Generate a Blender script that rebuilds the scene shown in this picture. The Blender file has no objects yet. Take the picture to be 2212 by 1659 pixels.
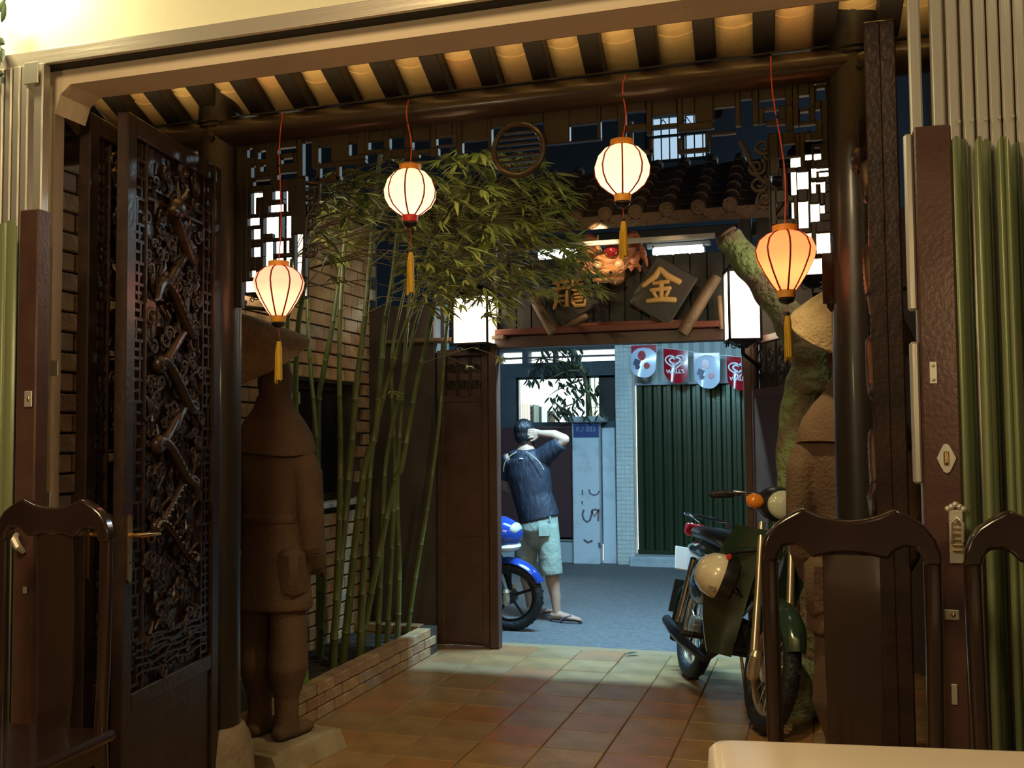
import bpy, bmesh, math, random
from mathutils import Vector as V, Matrix as M, Euler
random.seed(7)
SC = bpy.context.scene
COL = SC.collection
# ------------------------------------------------------------------ camera, world, exposure
FPX, CX, CY, CAMH = 2150.0, 1106.0, 829.5, 1.58
YAW, PIT, ROL = math.radians(17.3), math.radians(3.0), math.radians(0.5)
FW = V((-math.sin(YAW)*math.cos(PIT), math.cos(YAW)*math.cos(PIT), math.sin(PIT)))
_r0 = V((math.cos(YAW), math.sin(YAW), 0)); _u0 = _r0.cross(FW)
RT = _r0*math.cos(ROL) - _u0*math.sin(ROL)
UP = _u0*math.cos(ROL) + _r0*math.sin(ROL)
CAMP = V((0, 0, CAMH))
cd = bpy.data.cameras.new('camera'); cam = bpy.data.objects.new('camera', cd); COL.objects.link(cam)
cd.sensor_width = 36; cd.lens = 36*FPX/2212; cd.clip_start = 0.05; cd.clip_end = 200
cam.matrix_world = M(((RT.x, UP.x, -FW.x, 0), (RT.y, UP.y, -FW.y, 0), (RT.z, UP.z, -FW.z, CAMH), (0, 0, 0, 1)))
SC.camera = cam
W = bpy.data.worlds.new('night_sky'); SC.world = W; W.use_nodes = True
W.node_tree.nodes['Background'].inputs[0].default_value = (0.02, 0.03, 0.045, 1)
W.node_tree.nodes['Background'].inputs[1].default_value = 0.12
SC.view_settings.view_transform = 'Standard'; SC.view_settings.look = 'None'
SC.view_settings.gamma = 1; SC.view_settings.use_curve_mapping = False
SC.view_settings.exposure = 0.35

def light(name, kind, loc, watts, col, size=0.05, rot=None, spot=None, sizey=None, blend=0.5):
    l = bpy.data.lights.new(name, kind); l.energy = watts; l.color = col
    if kind == 'AREA':
        l.size = size
        if sizey: l.shape = 'RECTANGLE'; l.size_y = sizey
    else: l.shadow_soft_size = size
    if kind == 'SPOT': l.spot_size = math.radians(spot); l.spot_blend = blend
    o = bpy.data.objects.new(name, l); COL.objects.link(o); o.location = loc
    if rot is not None:
        o.rotation_euler = V(rot).to_track_quat('-Z', 'Y').to_euler()
    return o
WARM = (1, .74, .40); COLD = (.34, .70, 1); YEL = (1, .90, .50)
# added unseen warm lights for the dining room, behind and above the camera
light('dining_ceiling_fill', 'AREA', (-1.3, 0.3, 3.3), 48, WARM, 0.7, (0.1, .45, -1))
light('dining_fill_light', 'POINT', (-2.3, 0.1, 2.0), 22, WARM, 0.12)
light('dining_fill_light', 'POINT', (1.0, -0.1, 2.1), 28, WARM, 0.12)
_u = light('roof_tile_fill', 'AREA', (-1.15, 2.82, 2.815), 30, (1, .78, .38), 3.4, (0, .62, .78), sizey=.02); _u.data.spread = math.radians(84)  # unseen strip light added to brighten the roof tiles
light('added_eave_flood', 'SPOT', (-.95, 3.80, 2.80), 50, (1, .82, .42), .03, (-1.0, 2.2, -.22), spot=62, blend=.6)  # unseen spot added to light the bamboo leaves
light('added_eave_flood', 'SPOT', (-.35, 3.80, 2.80), 82, (1, .80, .38), .03, (-.75, 1.5, -2.6), spot=88, blend=.7)  # unseen spot added to light the courtyard floor
light('wall_lamp_light', 'POINT', (-2.5, 2.34, 3.13), 17, YEL, 0.05)
light('wall_lamp_light', 'POINT', (0.75, 2.0, 3.1), 6, (1, .85, .5), 0.05)

# ------------------------------------------------------------------ pixel -> point at a known plane
def ray(px, py): return RT*((px-CX)/FPX) - UP*((py-CY)/FPX) + FW
def PG(px, py, z=0.0):
    d = ray(px, py); return CAMP + d*((z-CAMH)/d.z)
def PY(px, py, y):
    d = ray(px, py); return CAMP + d*(y/d.y)
def PX(px, py, x):
    d = ray(px, py); return CAMP + d*(x/d.x)

# ------------------------------------------------------------------ mesh helpers
class MB:
    def __init__(s): s.v = []; s.f = []
    def add(s, vs, fs):
        n = len(s.v); s.v += [V(a) for a in vs]; s.f += [tuple(i+n for i in f) for f in fs]; return s
    def box(s, c, d, rot=None):
        c = V(c); h = V(d)/2
        vs = [V((x*h.x, y*h.y, z*h.z)) for x in (-1, 1) for y in (-1, 1) for z in (-1, 1)]
        if rot is not None:
            R = rot if isinstance(rot, M) else Euler(rot).to_matrix()
            vs = [R @ a for a in vs]
        return s.add([c+a for a in vs], [(0,1,3,2),(4,6,7,5),(0,4,5,1),(2,3,7,6),(0,2,6,4),(1,5,7,3)])
    def box2(s, a, b):
        a = V(a); b = V(b); return s.box((a+b)/2, (abs(b.x-a.x), abs(b.y-a.y), abs(b.z-a.z)))
    def cbox(s, c, d, ch, rot=None):
        """box with chamfered edges"""
        c = V(c); h = V(d)/2; ch = min(ch, min(h)*.9); vs = []; idx = {}
        for x in (-1, 1):
            for y in (-1, 1):
                for z in (-1, 1):
                    for k in range(3):
                        p = V((x*h.x, y*h.y, z*h.z))
                        for q in range(3):
                            if q != k: p[q] -= ch*(x, y, z)[q]
                        idx[(x, y, z, k)] = len(vs); vs.append(p)
        fs = []
        for k in range(3):
            a, b = [(1,2),(2,0),(0,1)][k]
            for sg in (-1, 1):
                q = []
                for u, w in ((-1,-1),(1,-1),(1,1),(-1,1)):
                    t = [0,0,0]; t[k] = sg; t[a] = u; t[b] = w; q.append(idx[(t[0],t[1],t[2],k)])
                fs.append(tuple(q if sg > 0 else q[::-1]))
        for k in range(3):
            a, b = (k+1) % 3, (k+2) % 3
            for u in (-1, 1):
                for w in (-1, 1):
                    t0 = [0,0,0]; t1 = [0,0,0]; t0[k] = -1; t1[k] = 1
                    for t in (t0, t1): t[a] = u; t[b] = w
                    q = [idx[(*t0, a)], idx[(*t1, a)], idx[(*t1, b)], idx[(*t0, b)]]
                    fs.append(tuple(q if u*w < 0 else q[::-1]))
        for x in (-1, 1):
            for y in (-1, 1):
                for z in (-1, 1):
                    q = [idx[(x,y,z,k)] for k in range(3)]
                    fs.append(tuple(q if x*y*z > 0 else q[::-1]))
        if rot is not None:
            R = rot if isinstance(rot, M) else Euler(rot).to_matrix()
            vs = [R @ a for a in vs]
        return s.add([c+a for a in vs], fs)
    def rings(s, rs, cap=True):
        n = len(rs[0]); vs = [p for r in rs for p in r]; fs = []
        for i in range(len(rs)-1):
            for j in range(n):
                k = (j+1) % n; fs.append((i*n+j, i*n+k, (i+1)*n+k, (i+1)*n+j))
        if cap: fs.append(tuple(range(n-1, -1, -1))); fs.append(tuple(range((len(rs)-1)*n, len(rs)*n)))
        return s.add(vs, fs)
    def tube(s, pts, r, n=8, side=None, cap=True, round_=False):
        pts = [V(p) for p in pts]; m = len(pts)
        rr = list(r) if isinstance(r, list) else [r]*m
        rr = [(a, a) if not isinstance(a, (list, tuple)) else a for a in rr]
        if round_:
            d0 = (pts[0]-pts[1]).normalized(); d1 = (pts[-1]-pts[-2]).normalized(); r0 = rr[0]; r1 = rr[-1]
            pre = [(pts[0]+d0*min(r0)*k, (r0[0]*q, r0[1]*q)) for k, q in ((.95, .25), (.75, .66), (.4, .92))]
            post = [(pts[-1]+d1*min(r1)*k, (r1[0]*q, r1[1]*q)) for k, q in ((.4, .92), (.75, .66), (.95, .25))]
            pts = [a for a, _ in pre]+pts+[a for a, _ in post]; rr = [b for _, b in pre]+rr+[b for _, b in post]; m = len(pts)
        ref = V(side) if side else None; rs = []; last = None
        for i in range(m):
            t = (pts[min(i+1, m-1)]-pts[max(i-1, 0)])
            t = t.normalized() if t.length > 1e-9 else V((0, 0, 1))
            if ref is not None: a = ref - t*ref.dot(t)
            elif last is not None: a = last - t*last.dot(t)
            else:
                q = V((0, 0, 1)) if abs(t.z) < .9 else V((1, 0, 0)); a = q - t*q.dot(t)
            if a.length < 1e-6: a = t.orthogonal()
            a.normalize(); last = a; b = t.cross(a)
            rs.append([pts[i]+a*(rr[i][0]*math.cos(2*math.pi*j/n))+b*(rr[i][1]*math.sin(2*math.pi*j/n)) for j in range(n)])
        return s.rings(rs, cap)
    def lathe(s, prof, n=24, c=(0,0,0), sx=1, sy=1, rot=None, lobes=0, lobe=0.0):
        c = V(c); rs = []
        for r, z in prof:
            ring = []
            for j in range(n):
                a = 2*math.pi*j/n; q = r*(1+lobe*(abs(math.sin(lobes*a/2))-.6)) if lobes else r
                p = V((q*sx*math.cos(a), q*sy*math.sin(a), z))
                ring.append(c+(rot @ p if rot is not None else p))
            rs.append(ring)
        return s.rings(rs)
    def ball(s, c, r, n=12, m=8, rot=None):
        r = (r, r, r) if not isinstance(r, (list, tuple)) else r
        pr = [(max(math.sin(math.pi*i/m), .03), -math.cos(math.pi*i/m)) for i in range(m+1)]
        c = V(c); rs = []
        for q, z in pr:
            ring = []
            for j in range(n):
                a = 2*math.pi*j/n; p = V((q*math.cos(a)*r[0], q*math.sin(a)*r[1], z*r[2]))
                ring.append(c+(rot @ p if rot is not None else p))
            rs.append(ring)
        return s.rings(rs)
    def torus(s, c, R, r, n=24, m=8, rot=None, sq=1.0, arc=None):
        c = V(c); rs = []; N = n if arc is None else n+1
        for i in range(N):
            a = 2*math.pi*i/n if arc is None else arc[0]+(arc[1]-arc[0])*i/n
            ring = []
            for j in range(m):
                b = 2*math.pi*j/m; p = V(((R+r*math.cos(b))*math.cos(a), (R+r*math.cos(b))*math.sin(a), r*sq*math.sin(b)))
                ring.append(c+(rot @ p if rot is not None else p))
            rs.append(ring)
        if arc is None:
            k = len(s.v); s.rings(rs, False); n0 = (N-1)*m
            for j in range(m): s.f.append((k+n0+j, k+n0+(j+1) % m, k+(j+1) % m, k+j))
            return s
        return s.rings(rs)
    def prism(s, poly, y0, y1, tf=None):
        """polygon in x,z extruded along y"""
        n = len(poly); A = [V((x, y0, z)) for x, z in poly]; B = [V((x, y1, z)) for x, z in poly]
        vs = A+B
        if tf is not None: vs = [tf @ p for p in vs]
        return s.add(vs, [tuple(range(n)), tuple(range(2*n-1, n-1, -1))]+[(i, i+n, (i+1) % n+n, (i+1) % n) for i in range(n)])
    def ribbon(s, pts, w, y, t, closed=False):
        """flat band along a polyline of (x,z), facing -y, thickness t"""
        pts = [V((p[0], 0, p[1])) for p in pts]; m = len(pts); L = []; R_ = []
        ww = w if isinstance(w, (list, tuple)) else [w]*m
        for i in range(m):
            a = pts[(i-1) % m] if closed or i else pts[0]; b = pts[(i+1) % m] if closed or i < m-1 else pts[-1]
            d = (b-a).normalized(); nn = V((-d.z, 0, d.x)); L.append(pts[i]+nn*ww[i]/2); R_.append(pts[i]-nn*ww[i]/2)
        for i in range(m if closed else m-1):
            j = (i+1) % m; q = [L[i], L[j], R_[j], R_[i]]
            s.add([V((p.x, y, p.z)) for p in q]+[V((p.x, y-t, p.z)) for p in q],
                  [(0,1,2,3),(7,6,5,4),(0,4,5,1),(1,5,6,2),(2,6,7,3),(3,7,4,0)])
        return s
    def xf(s, m):
        s.v = [m @ p for p in s.v]; return s
    def join(s, o): return s.add(o.v, o.f)

WL = {}
def mesh(name, mb, smooth=True, ang=40):
    me = bpy.data.meshes.new(name); me.from_pydata([tuple(p) for p in mb.v], [], mb.f); me.validate()
    bm = bmesh.new(); bm.from_mesh(me); bmesh.ops.recalc_face_normals(bm, faces=bm.faces); bm.to_mesh(me); bm.free()
    if smooth:
        me.shade_smooth(); me.set_sharp_from_angle(angle=math.radians(ang))
    return me
def obj(name, mb, mat, parent=None, smooth=True, ang=40, bev=0, label=None):
    o0 = WL.get(parent.name, V((0,0,0))) if parent else V((0,0,0))
    if o0.length > 0: mb.v = [p-o0 for p in mb.v]
    me = mesh(name, mb, smooth, ang); me.materials.append(mat)
    o = bpy.data.objects.new(name, me); COL.objects.link(o)
    if parent: o.parent = parent; WL[o.name] = o0
    if bev:
        b = o.modifiers.new('edge', 'BEVEL'); b.width = bev; b.segments = 2; b.limit_method = 'ANGLE'; b.angle_limit = math.radians(40)
    if label: o['label'] = label
    return o
def remesh(o, vox, smooth=4):
    r = o.modifiers.new('r', 'REMESH'); r.mode = 'VOXEL'; r.voxel_size = vox; r.use_smooth_shade = True
    if smooth:
        s_ = o.modifiers.new('s', 'SMOOTH'); s_.iterations = smooth; s_.factor = .5
    dg = bpy.context.evaluated_depsgraph_get(); me = bpy.data.meshes.new_from_object(o.evaluated_get(dg))
    o.modifiers.clear(); old = o.data; o.data = me
    me.materials.clear(); me.materials.append(old.materials[0]); bpy.data.meshes.remove(old); me.shade_smooth()
    return o
def tag(o, label, cat, group=None, kind=None):
    o['label'] = label; o['category'] = cat
    if group: o['group'] = group
    if kind: o['kind'] = kind
    return o
def thing(name, label, cat, loc=(0,0,0), group=None, kind=None):
    o = bpy.data.objects.new(name, None); o.empty_display_size = .05; COL.objects.link(o); o.location = loc; WL[o.name] = V(loc)
    return tag(o, label, cat, group, kind)
def piece(name, me, parent, loc, rot=None, scale=None, mat=None):
    o = bpy.data.objects.new(name, me); COL.objects.link(o); o.parent = parent
    o.location = V(loc)-WL.get(parent.name, V((0,0,0)))
    if rot is not None: o.rotation_euler = rot
    if scale is not None: o.scale = scale
    WL[o.name] = WL.get(parent.name, V((0,0,0)))
    return o
def text(name, body, mat, parent, loc, size, extr=.004, off=0.0, rot=(math.pi/2, 0, 0), sx=1):
    c = bpy.data.curves.new(name, 'FONT'); c.body = body; c.size = size; c.extrude = extr; c.offset = off
    c.align_x = 'CENTER'; c.align_y = 'CENTER'
    o = bpy.data.objects.new(name, c); COL.objects.link(o)
    me = bpy.data.meshes.new_from_object(o.evaluated_get(bpy.context.evaluated_depsgraph_get()))
    bpy.data.objects.remove(o); me.materials.clear(); me.materials.append(mat)
    o = piece(name, me, parent, loc, rot, (sx, 1, 1)); return o

# ------------------------------------------------------------------ materials
def mat(name, col, rough=.6, metal=0, col2=None, nscale=6, bump=0, bscale=40, rand=None, spec=.5, coat=0, sub=None, nmix=(.35, .65), bdist=.02, stretch=None):
    m = bpy.data.materials.new(name); m.use_nodes = True; nt = m.node_tree; N = nt.nodes; L = nt.links
    b = N['Principled BSDF']; b.inputs['Base Color'].default_value = (*col, 1); b.inputs['Roughness'].default_value = rough
    b.inputs['Metallic'].default_value = metal; b.inputs['Specular IOR Level'].default_value = spec
    b.inputs['Coat Weight'].default_value = coat; b.inputs['Coat Roughness'].default_value = .08
    tc = N.new('ShaderNodeTexCoord'); src = tc.outputs['Object']
    if stretch:
        mp = N.new('ShaderNodeMapping'); mp.inputs['Scale'].default_value = stretch; L.new(src, mp.inputs[0]); src = mp.outputs[0]
    base = None
    if rand:
        oi = N.new('ShaderNodeObjectInfo'); cr = N.new('ShaderNodeValToRGB'); cr.color_ramp.interpolation = 'CONSTANT'
        el = cr.color_ramp.elements
        while len(el) < len(rand): el.new(.5)
        for i, c in enumerate(rand): el[i].position = i/len(rand); el[i].color = (*c, 1)
        L.new(oi.outputs['Random'], cr.inputs[0]); base = cr.outputs[0]
    if col2:
        n = N.new('ShaderNodeTexNoise'); n.inputs['Scale'].default_value = nscale; n.inputs['Detail'].default_value = 5
        L.new(src, n.inputs['Vector'])
        mr = N.new('ShaderNodeMapRange'); mr.inputs[1].default_value = nmix[0]; mr.inputs[2].default_value = nmix[1]; L.new(n.outputs[0], mr.inputs[0])
        mx = N.new('ShaderNodeMix'); mx.data_type = 'RGBA'; L.new(mr.outputs[0], mx.inputs[0])
        if base: L.new(base, mx.inputs[6])
        else: mx.inputs[6].default_value = (*col, 1)
        mx.inputs[7].default_value = (*col2, 1); base = mx.outputs[2]
    if base: L.new(base, b.inputs['Base Color'])
    if bump:
        n2 = N.new('ShaderNodeTexNoise'); n2.inputs['Scale'].default_value = bscale; n2.inputs['Detail'].default_value = 4
        L.new(src, n2.inputs['Vector']); bp = N.new('ShaderNodeBump'); bp.inputs['Strength'].default_value = bump; bp.inputs['Distance'].default_value = bdist
        L.new(n2.outputs[0], bp.inputs['Height']); L.new(bp.outputs[0], b.inputs['Normal'])
    return m
def emit(name, col, st):
    m = bpy.data.materials.new(name); m.use_nodes = True; nt = m.node_tree; nt.nodes.clear()
    e = nt.nodes.new('ShaderNodeEmission'); e.inputs[0].default_value = (*col, 1); e.inputs[1].default_value = st
    o = nt.nodes.new('ShaderNodeOutputMaterial'); nt.links.new(e.outputs[0], o.inputs[0]); return m
def glass(name, col, rough=.05, tint=.2):
    m = bpy.data.materials.new(name); m.use_nodes = True; nt = m.node_tree; N = nt.nodes; N.clear()
    g = N.new('ShaderNodeBsdfGlossy'); g.inputs['Roughness'].default_value = rough
    t = N.new('ShaderNodeBsdfTransparent'); t.inputs[0].default_value = (*col, 1)
    mx = N.new('ShaderNodeMixShader'); mx.inputs[0].default_value = tint; o = N.new('ShaderNodeOutputMaterial')
    nt.links.new(t.outputs[0], mx.inputs[1]); nt.links.new(g.outputs[0], mx.inputs[2]); nt.links.new(mx.outputs[0], o.inputs[0]); return m
def fabric(name, col, st, trans=.75):
    """lit lantern silk: light of the bulb passes through it, plus an even glow"""
    m = bpy.data.materials.new(name); m.use_nodes = True; nt = m.node_tree; N = nt.nodes; L = nt.links; N.clear()
    t = N.new('ShaderNodeBsdfTranslucent'); t.inputs[0].default_value = (*col, 1)
    d = N.new('ShaderNodeBsdfDiffuse'); d.inputs[0].default_value = (*col, 1)
    mx = N.new('ShaderNodeMixShader'); mx.inputs[0].default_value = trans; L.new(d.outputs[0], mx.inputs[1]); L.new(t.outputs[0], mx.inputs[2])
    e = N.new('ShaderNodeEmission'); e.inputs[0].default_value = (*col, 1); e.inputs[1].default_value = st
    a = N.new('ShaderNodeAddShader'); L.new(mx.outputs[0], a.inputs[0]); L.new(e.outputs[0], a.inputs[1])
    o = N.new('ShaderNodeOutputMaterial'); L.new(a.outputs[0], o.inputs[0]); return m

T = {}
T['cream'] = mat('cream_plaster', (.74, .60, .43), .75, col2=(.58, .46, .32), nscale=2.2, bump=.15, bscale=25, nmix=(.5, .8))
T['upper'] = mat('yellow_wall_paint', (.78, .72, .50), .6, bump=.05, bscale=30)
T['steel'] = mat('brushed_aluminium', (.50, .46, .39), .36, .6, bump=.08, bscale=60, stretch=(1, 1, .05))
T['rail'] = mat('rail_aluminium', (.50, .44, .36), .34, .45, bump=.06, bscale=80, stretch=(.05, 1, 1))
T['black'] = mat('black_void', (.01, .008, .008), .7)
T['brownpost'] = mat('brown_enamel', (.075, .034, .024), .3, .2, col2=(.10, .05, .035), nscale=9, bump=.05, bscale=90)
T['green'] = mat('green_enamel', (.20, .23, .105), .28, .15, bump=.03, bscale=30)
T['lacquer'] = mat('black_lacquer', (.024, .019, .015), .36, bump=.04, bscale=18, coat=.15)
T['beam'] = mat('dark_beam_wood', (.030, .020, .014), .28, col2=(.05, .034, .022), nscale=5, bump=.12, bscale=30, stretch=(.1, 1, 1), coat=.15)
T['carved'] = mat('carved_dark_wood', (.042, .021, .014), .34, col2=(.022, .012, .009), nscale=12, bump=.1, bscale=60)
T['fret'] = mat('fret_wood', (.011, .008, .006), .42)
T['rafter'] = mat('rafter_wood', (.028, .022, .018), .55, bump=.15, bscale=40)
T['rooft'] = mat('pale_clay_tile', (.62, .40, .17), .75, col2=(.52, .30, .12), nscale=5, bump=.2, bscale=50, nmix=(.5, .85), rand=[(.66, .43, .19), (.58, .37, .16), (.66, .46, .21), (.60, .34, .15)])
T['brick'] = mat('clay_brick', (.34, .17, .09), .85, col2=(.20, .11, .06), nscale=9, bump=.4, bscale=60, rand=[(.44, .26, .12), (.40, .25, .12), (.46, .30, .15), (.36, .20, .10), (.46, .28, .12), (.38, .28, .18)], nmix=(.4, .9))
T['mortar'] = mat('dark_mortar', (.06, .045, .03), .95, bump=.5, bscale=80)
T['tile'] = mat('terracotta_tile', (.42, .18, .08), .30, col2=(.24, .15, .07), nscale=4.5, bump=.12, bscale=30, rand=[(.46, .26, .10), (.44, .21, .085), (.40, .26, .12), (.45, .19, .08), (.38, .25, .13), (.46, .29, .12)], nmix=(.3, .75))
T['grout'] = mat('tile_grout', (.27, .18, .09), .9)
T['asphalt'] = mat('asphalt', (.15, .15, .15), .75, col2=(.10, .10, .10), nscale=25, bump=.5, bscale=160)
T['stone'] = mat('pale_stone', (.36, .31, .21), .85, col2=(.26, .20, .13), nscale=7, bump=.4, bscale=50)
T['terra'] = mat('terracotta_statue', (.125, .070, .038), .85, col2=(.085, .048, .026), nscale=6, bump=.5, bscale=70, bdist=.012)
T['hat'] = mat('rough_straw_stone', (.34, .24, .13), .9, col2=(.24, .16, .085), nscale=14, bump=1, bscale=75, bdist=.015)
T['soil'] = mat('soil', (.03, .02, .012), 1, bump=1, bscale=30)
T['culm'] = mat('bamboo_culm', (.08, .12, .03), .36, col2=(.13, .13, .045), nscale=3, stretch=(1, 1, .25), rand=[(.075, .12, .03), (.10, .13, .035), (.06, .10, .028)])
T['culm2'] = mat('fresh_bamboo_culm', (.17, .30, .06), .4, col2=(.13, .24, .05), nscale=4)
T['node'] = mat('bamboo_node', (.27, .23, .12), .7)
T['twig'] = mat('bamboo_twig', (.16, .13, .05), .7)
T['leaf'] = mat('bamboo_leaf', (.36, .40, .10), .5, rand=[(.36, .40, .10), (.44, .46, .13), (.28, .36, .08), (.48, .44, .15), (.24, .32, .07)])
T['leaf2'] = mat('bamboo_foliage', (.25, .31, .07), .5, col2=(.42, .41, .12), nscale=3)
T['gatebrown'] = mat('brown_gate_metal', (.070, .032, .020), .40, .0, col2=(.085, .042, .030), nscale=8, bump=.1, bscale=110)
T['iron'] = mat('black_iron', (.02, .016, .013), .45, .5)
T['redbeam'] = mat('red_painted_timber', (.20, .045, .025), .5, col2=(.12, .03, .02), nscale=6, bump=.15, bscale=40, stretch=(.15, 1, 1))
T['timber'] = mat('brown_timber', (.20, .125, .065), .6, col2=(.13, .08, .045), nscale=6, bump=.3, bscale=45)
T['plank'] = mat('dark_plank', (.045, .032, .028), .6, col2=(.03, .035, .028), nscale=5, bump=.2, bscale=40)
T['goldch'] = mat('golden_character', (.56, .33, .11), .45, .1, bump=.1, bscale=60)
T['dragon'] = mat('carved_dragon_wood', (.50, .24, .10), .45, col2=(.36, .15, .06), nscale=14, bump=.2, bscale=60)
T['dragonmane'] = mat('dragon_mane_wood', (.40, .13, .06), .5, bump=.3, bscale=40)
T['dragoneye'] = mat('dragon_eye_wood', (.60, .42, .26), .3)
T['redball'] = mat('dark_red_ball', (.16, .01, .012), .15, coat=.6)
T['clay'] = mat('dark_glazed_tile', (.075, .045, .030), .38, col2=(.12, .07, .04), nscale=8, bump=.3, bscale=40, rand=[(.07, .042, .028), (.10, .058, .036), (.055, .035, .025)])
T['clayend'] = mat('round_tile_end', (.16, .085, .045), .5, bump=.6, bscale=70)
T['greyboard'] = mat('grey_eave_board', (.45, .42, .40), .6)
T['bark'] = mat('mossy_bark', (.22, .16, .10), .9, col2=(.26, .33, .13), nscale=4.5, bump=1, bscale=22, bdist=.05, nmix=(.42, .6))
T['moss'] = mat('mossy_rock', (.24, .30, .15), .95, col2=(.34, .38, .24), nscale=6, bump=1, bscale=18, bdist=.05)
T['skin'] = mat('skin', (.42, .25, .17), .55)
T['hair'] = mat('black_hair', (.008, .008, .01), .35, bump=.6, bscale=90, stretch=(1, 1, .15))
T['shirt'] = mat('navy_sports_shirt', (.014, .017, .030), .62, bump=.35, bscale=14, bdist=.05, stretch=(2, 1, .7))
T['piping'] = mat('tan_piping', (.42, .30, .20), .6)
T['shorts'] = mat('sage_cotton', (.27, .32, .26), .8, bump=.35, bscale=12, bdist=.05)
T['rubber'] = mat('black_rubber', (.012, .012, .013), .55, bump=.5, bscale=70)
T['sole'] = mat('grey_foam_sole', (.10, .105, .13), .7)
T['bikegreen'] = mat('dark_green_enamel', (.035, .065, .04), .16, .2, coat=.6)
T['bikeblue'] = mat('blue_enamel', (.02, .06, .34), .15, .2, coat=.7)
T['plastic'] = mat('black_plastic', (.012, .012, .013), .32)
T['chrome'] = mat('chrome', (.75, .73, .70), .12, 1)
T['forkm'] = mat('fork_metal', (.62, .50, .36), .3, .8)
T['white'] = mat('white_plastic', (.72, .70, .64), .3)
T['cov'] = mat('cream_helmet_shell', (.74, .64, .46), .25, coat=.5)
T['orange'] = mat('orange_lens', (.75, .22, .02), .2, coat=.5)
T['lens'] = mat('ribbed_headlight_lens', (.55, .56, .44), .12, coat=.6, bump=.3, bscale=40, stretch=(1, 6, .2))
T['redlens'] = mat('red_lens', (.35, .01, .015), .15, coat=.5)
T['red'] = mat('red_plastic', (.55, .03, .02), .35)
T['chairw'] = mat('dark_rosewood', (.026, .012, .008), .24, col2=(.018, .009, .006), nscale=7, coat=.5, stretch=(1, 1, .2), bump=.03, bscale=30)
T['cloth'] = mat('white_tablecloth', (.80, .68, .52), .28, bump=.02, bscale=6, coat=.3)
T['brass'] = mat('brass', (.70, .46, .20), .3, 1, bump=.05, bscale=40)
T['plate'] = mat('pale_lock_plate', (.60, .56, .46), .35, .6)
T['whitewall'] = mat('whitewash', (.62, .66, .68), .85, col2=(.32, .35, .36), nscale=4, bump=.3, bscale=40, nmix=(.55, .85))
T['greywall'] = mat('grey_plaster', (.42, .45, .46), .85, col2=(.24, .26, .27), nscale=5, bump=.3, bscale=40, nmix=(.5, .8))
T['wtile'] = mat('glazed_white_tile', (.62, .64, .60), .16, bump=.5, bscale=50)
T['housewall'] = mat('house_wall', (.085, .10, .11), .85, col2=(.06, .072, .08), nscale=2)
T['darkwall'] = mat('dark_plaster', (.075, .058, .045), .9, col2=(.05, .04, .03), nscale=3, bump=.2, bscale=30)
T['bluewall'] = mat('blue_grey_upper_wall', (.014, .018, .027), .85)
T['maroon'] = mat('maroon_gate_paint', (.075, .026, .026), .45)
T['shutter'] = mat('green_shutter_enamel', (.028, .045, .018), .24, .3, bump=.05, bscale=30)
T['awning'] = mat('pale_corrugated_sheet', (.42, .46, .44), .6)
T['plaque'] = mat('blue_plaque_paint', (.035, .06, .19), .5)
T['plaquetx'] = mat('faded_white_paint', (.26, .29, .40), .6)
T['spray'] = mat('grey_spray_paint', (.13, .11, .13), .8)
T['spray2'] = mat('brown_spray_paint', (.24, .13, .10), .8)
T['flagw'] = mat('white_flag_vinyl', (.66, .74, .88), .22, coat=.3)
T['flagr'] = mat('red_flag_vinyl', (.42, .010, .022), .22, coat=.3)
T['flagb'] = mat('dark_chocolate_print', (.04, .03, .09), .4)
T['flagp'] = mat('white_print', (.80, .80, .84), .4)
T['roomw'] = mat('lit_room_white', (.85, .87, .84), .8)
T['mint'] = mat('mint_door_paint', (.40, .66, .60), .6)
T['curtain'] = mat('cream_curtain', (.72, .66, .50), .9)
T['treeleaf'] = mat('street_tree_leaf', (.03, .045, .02), .5)
T['glassd'] = mat('dark_window_glass', (.008, .010, .018), .08)
T['bluebag'] = mat('blue_plastic', (.04, .20, .40), .35)
T['rope'] = mat('red_cord', (.60, .07, .04), .6)
T['rim'] = mat('yellow_rim', (.72, .33, .04), .5)
T['redrib'] = mat('red_rib', (.22, .010, .012), .5)
T['tassel'] = mat('yellow_tassel', (.62, .38, .02), .6, bump=.5, bscale=120, stretch=(1, 1, .05))
T['bulb'] = emit('bulb_glow', (1, .80, .52), 14)
T['tubel'] = emit('fluorescent_glow', (.78, .95, 1), 18)
T['paneE'] = emit('lantern_pane_glow', (1, .84, .60), 5.0)
T['winE'] = emit('lit_window_pane', (.55, .78, 1), .62)
T['rimw'] = mat('orange_rim', (.60, .22, .03), .5)
# ================================================================== SETTING
def struct(name, mb, m, label, cat, parent=None, **k):
    o = obj(name, mb, m, parent, **k)
    if not parent: tag(o, label, cat, None, 'structure')
    return o
XW = -3.38                      # face of the brick side wall
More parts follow.
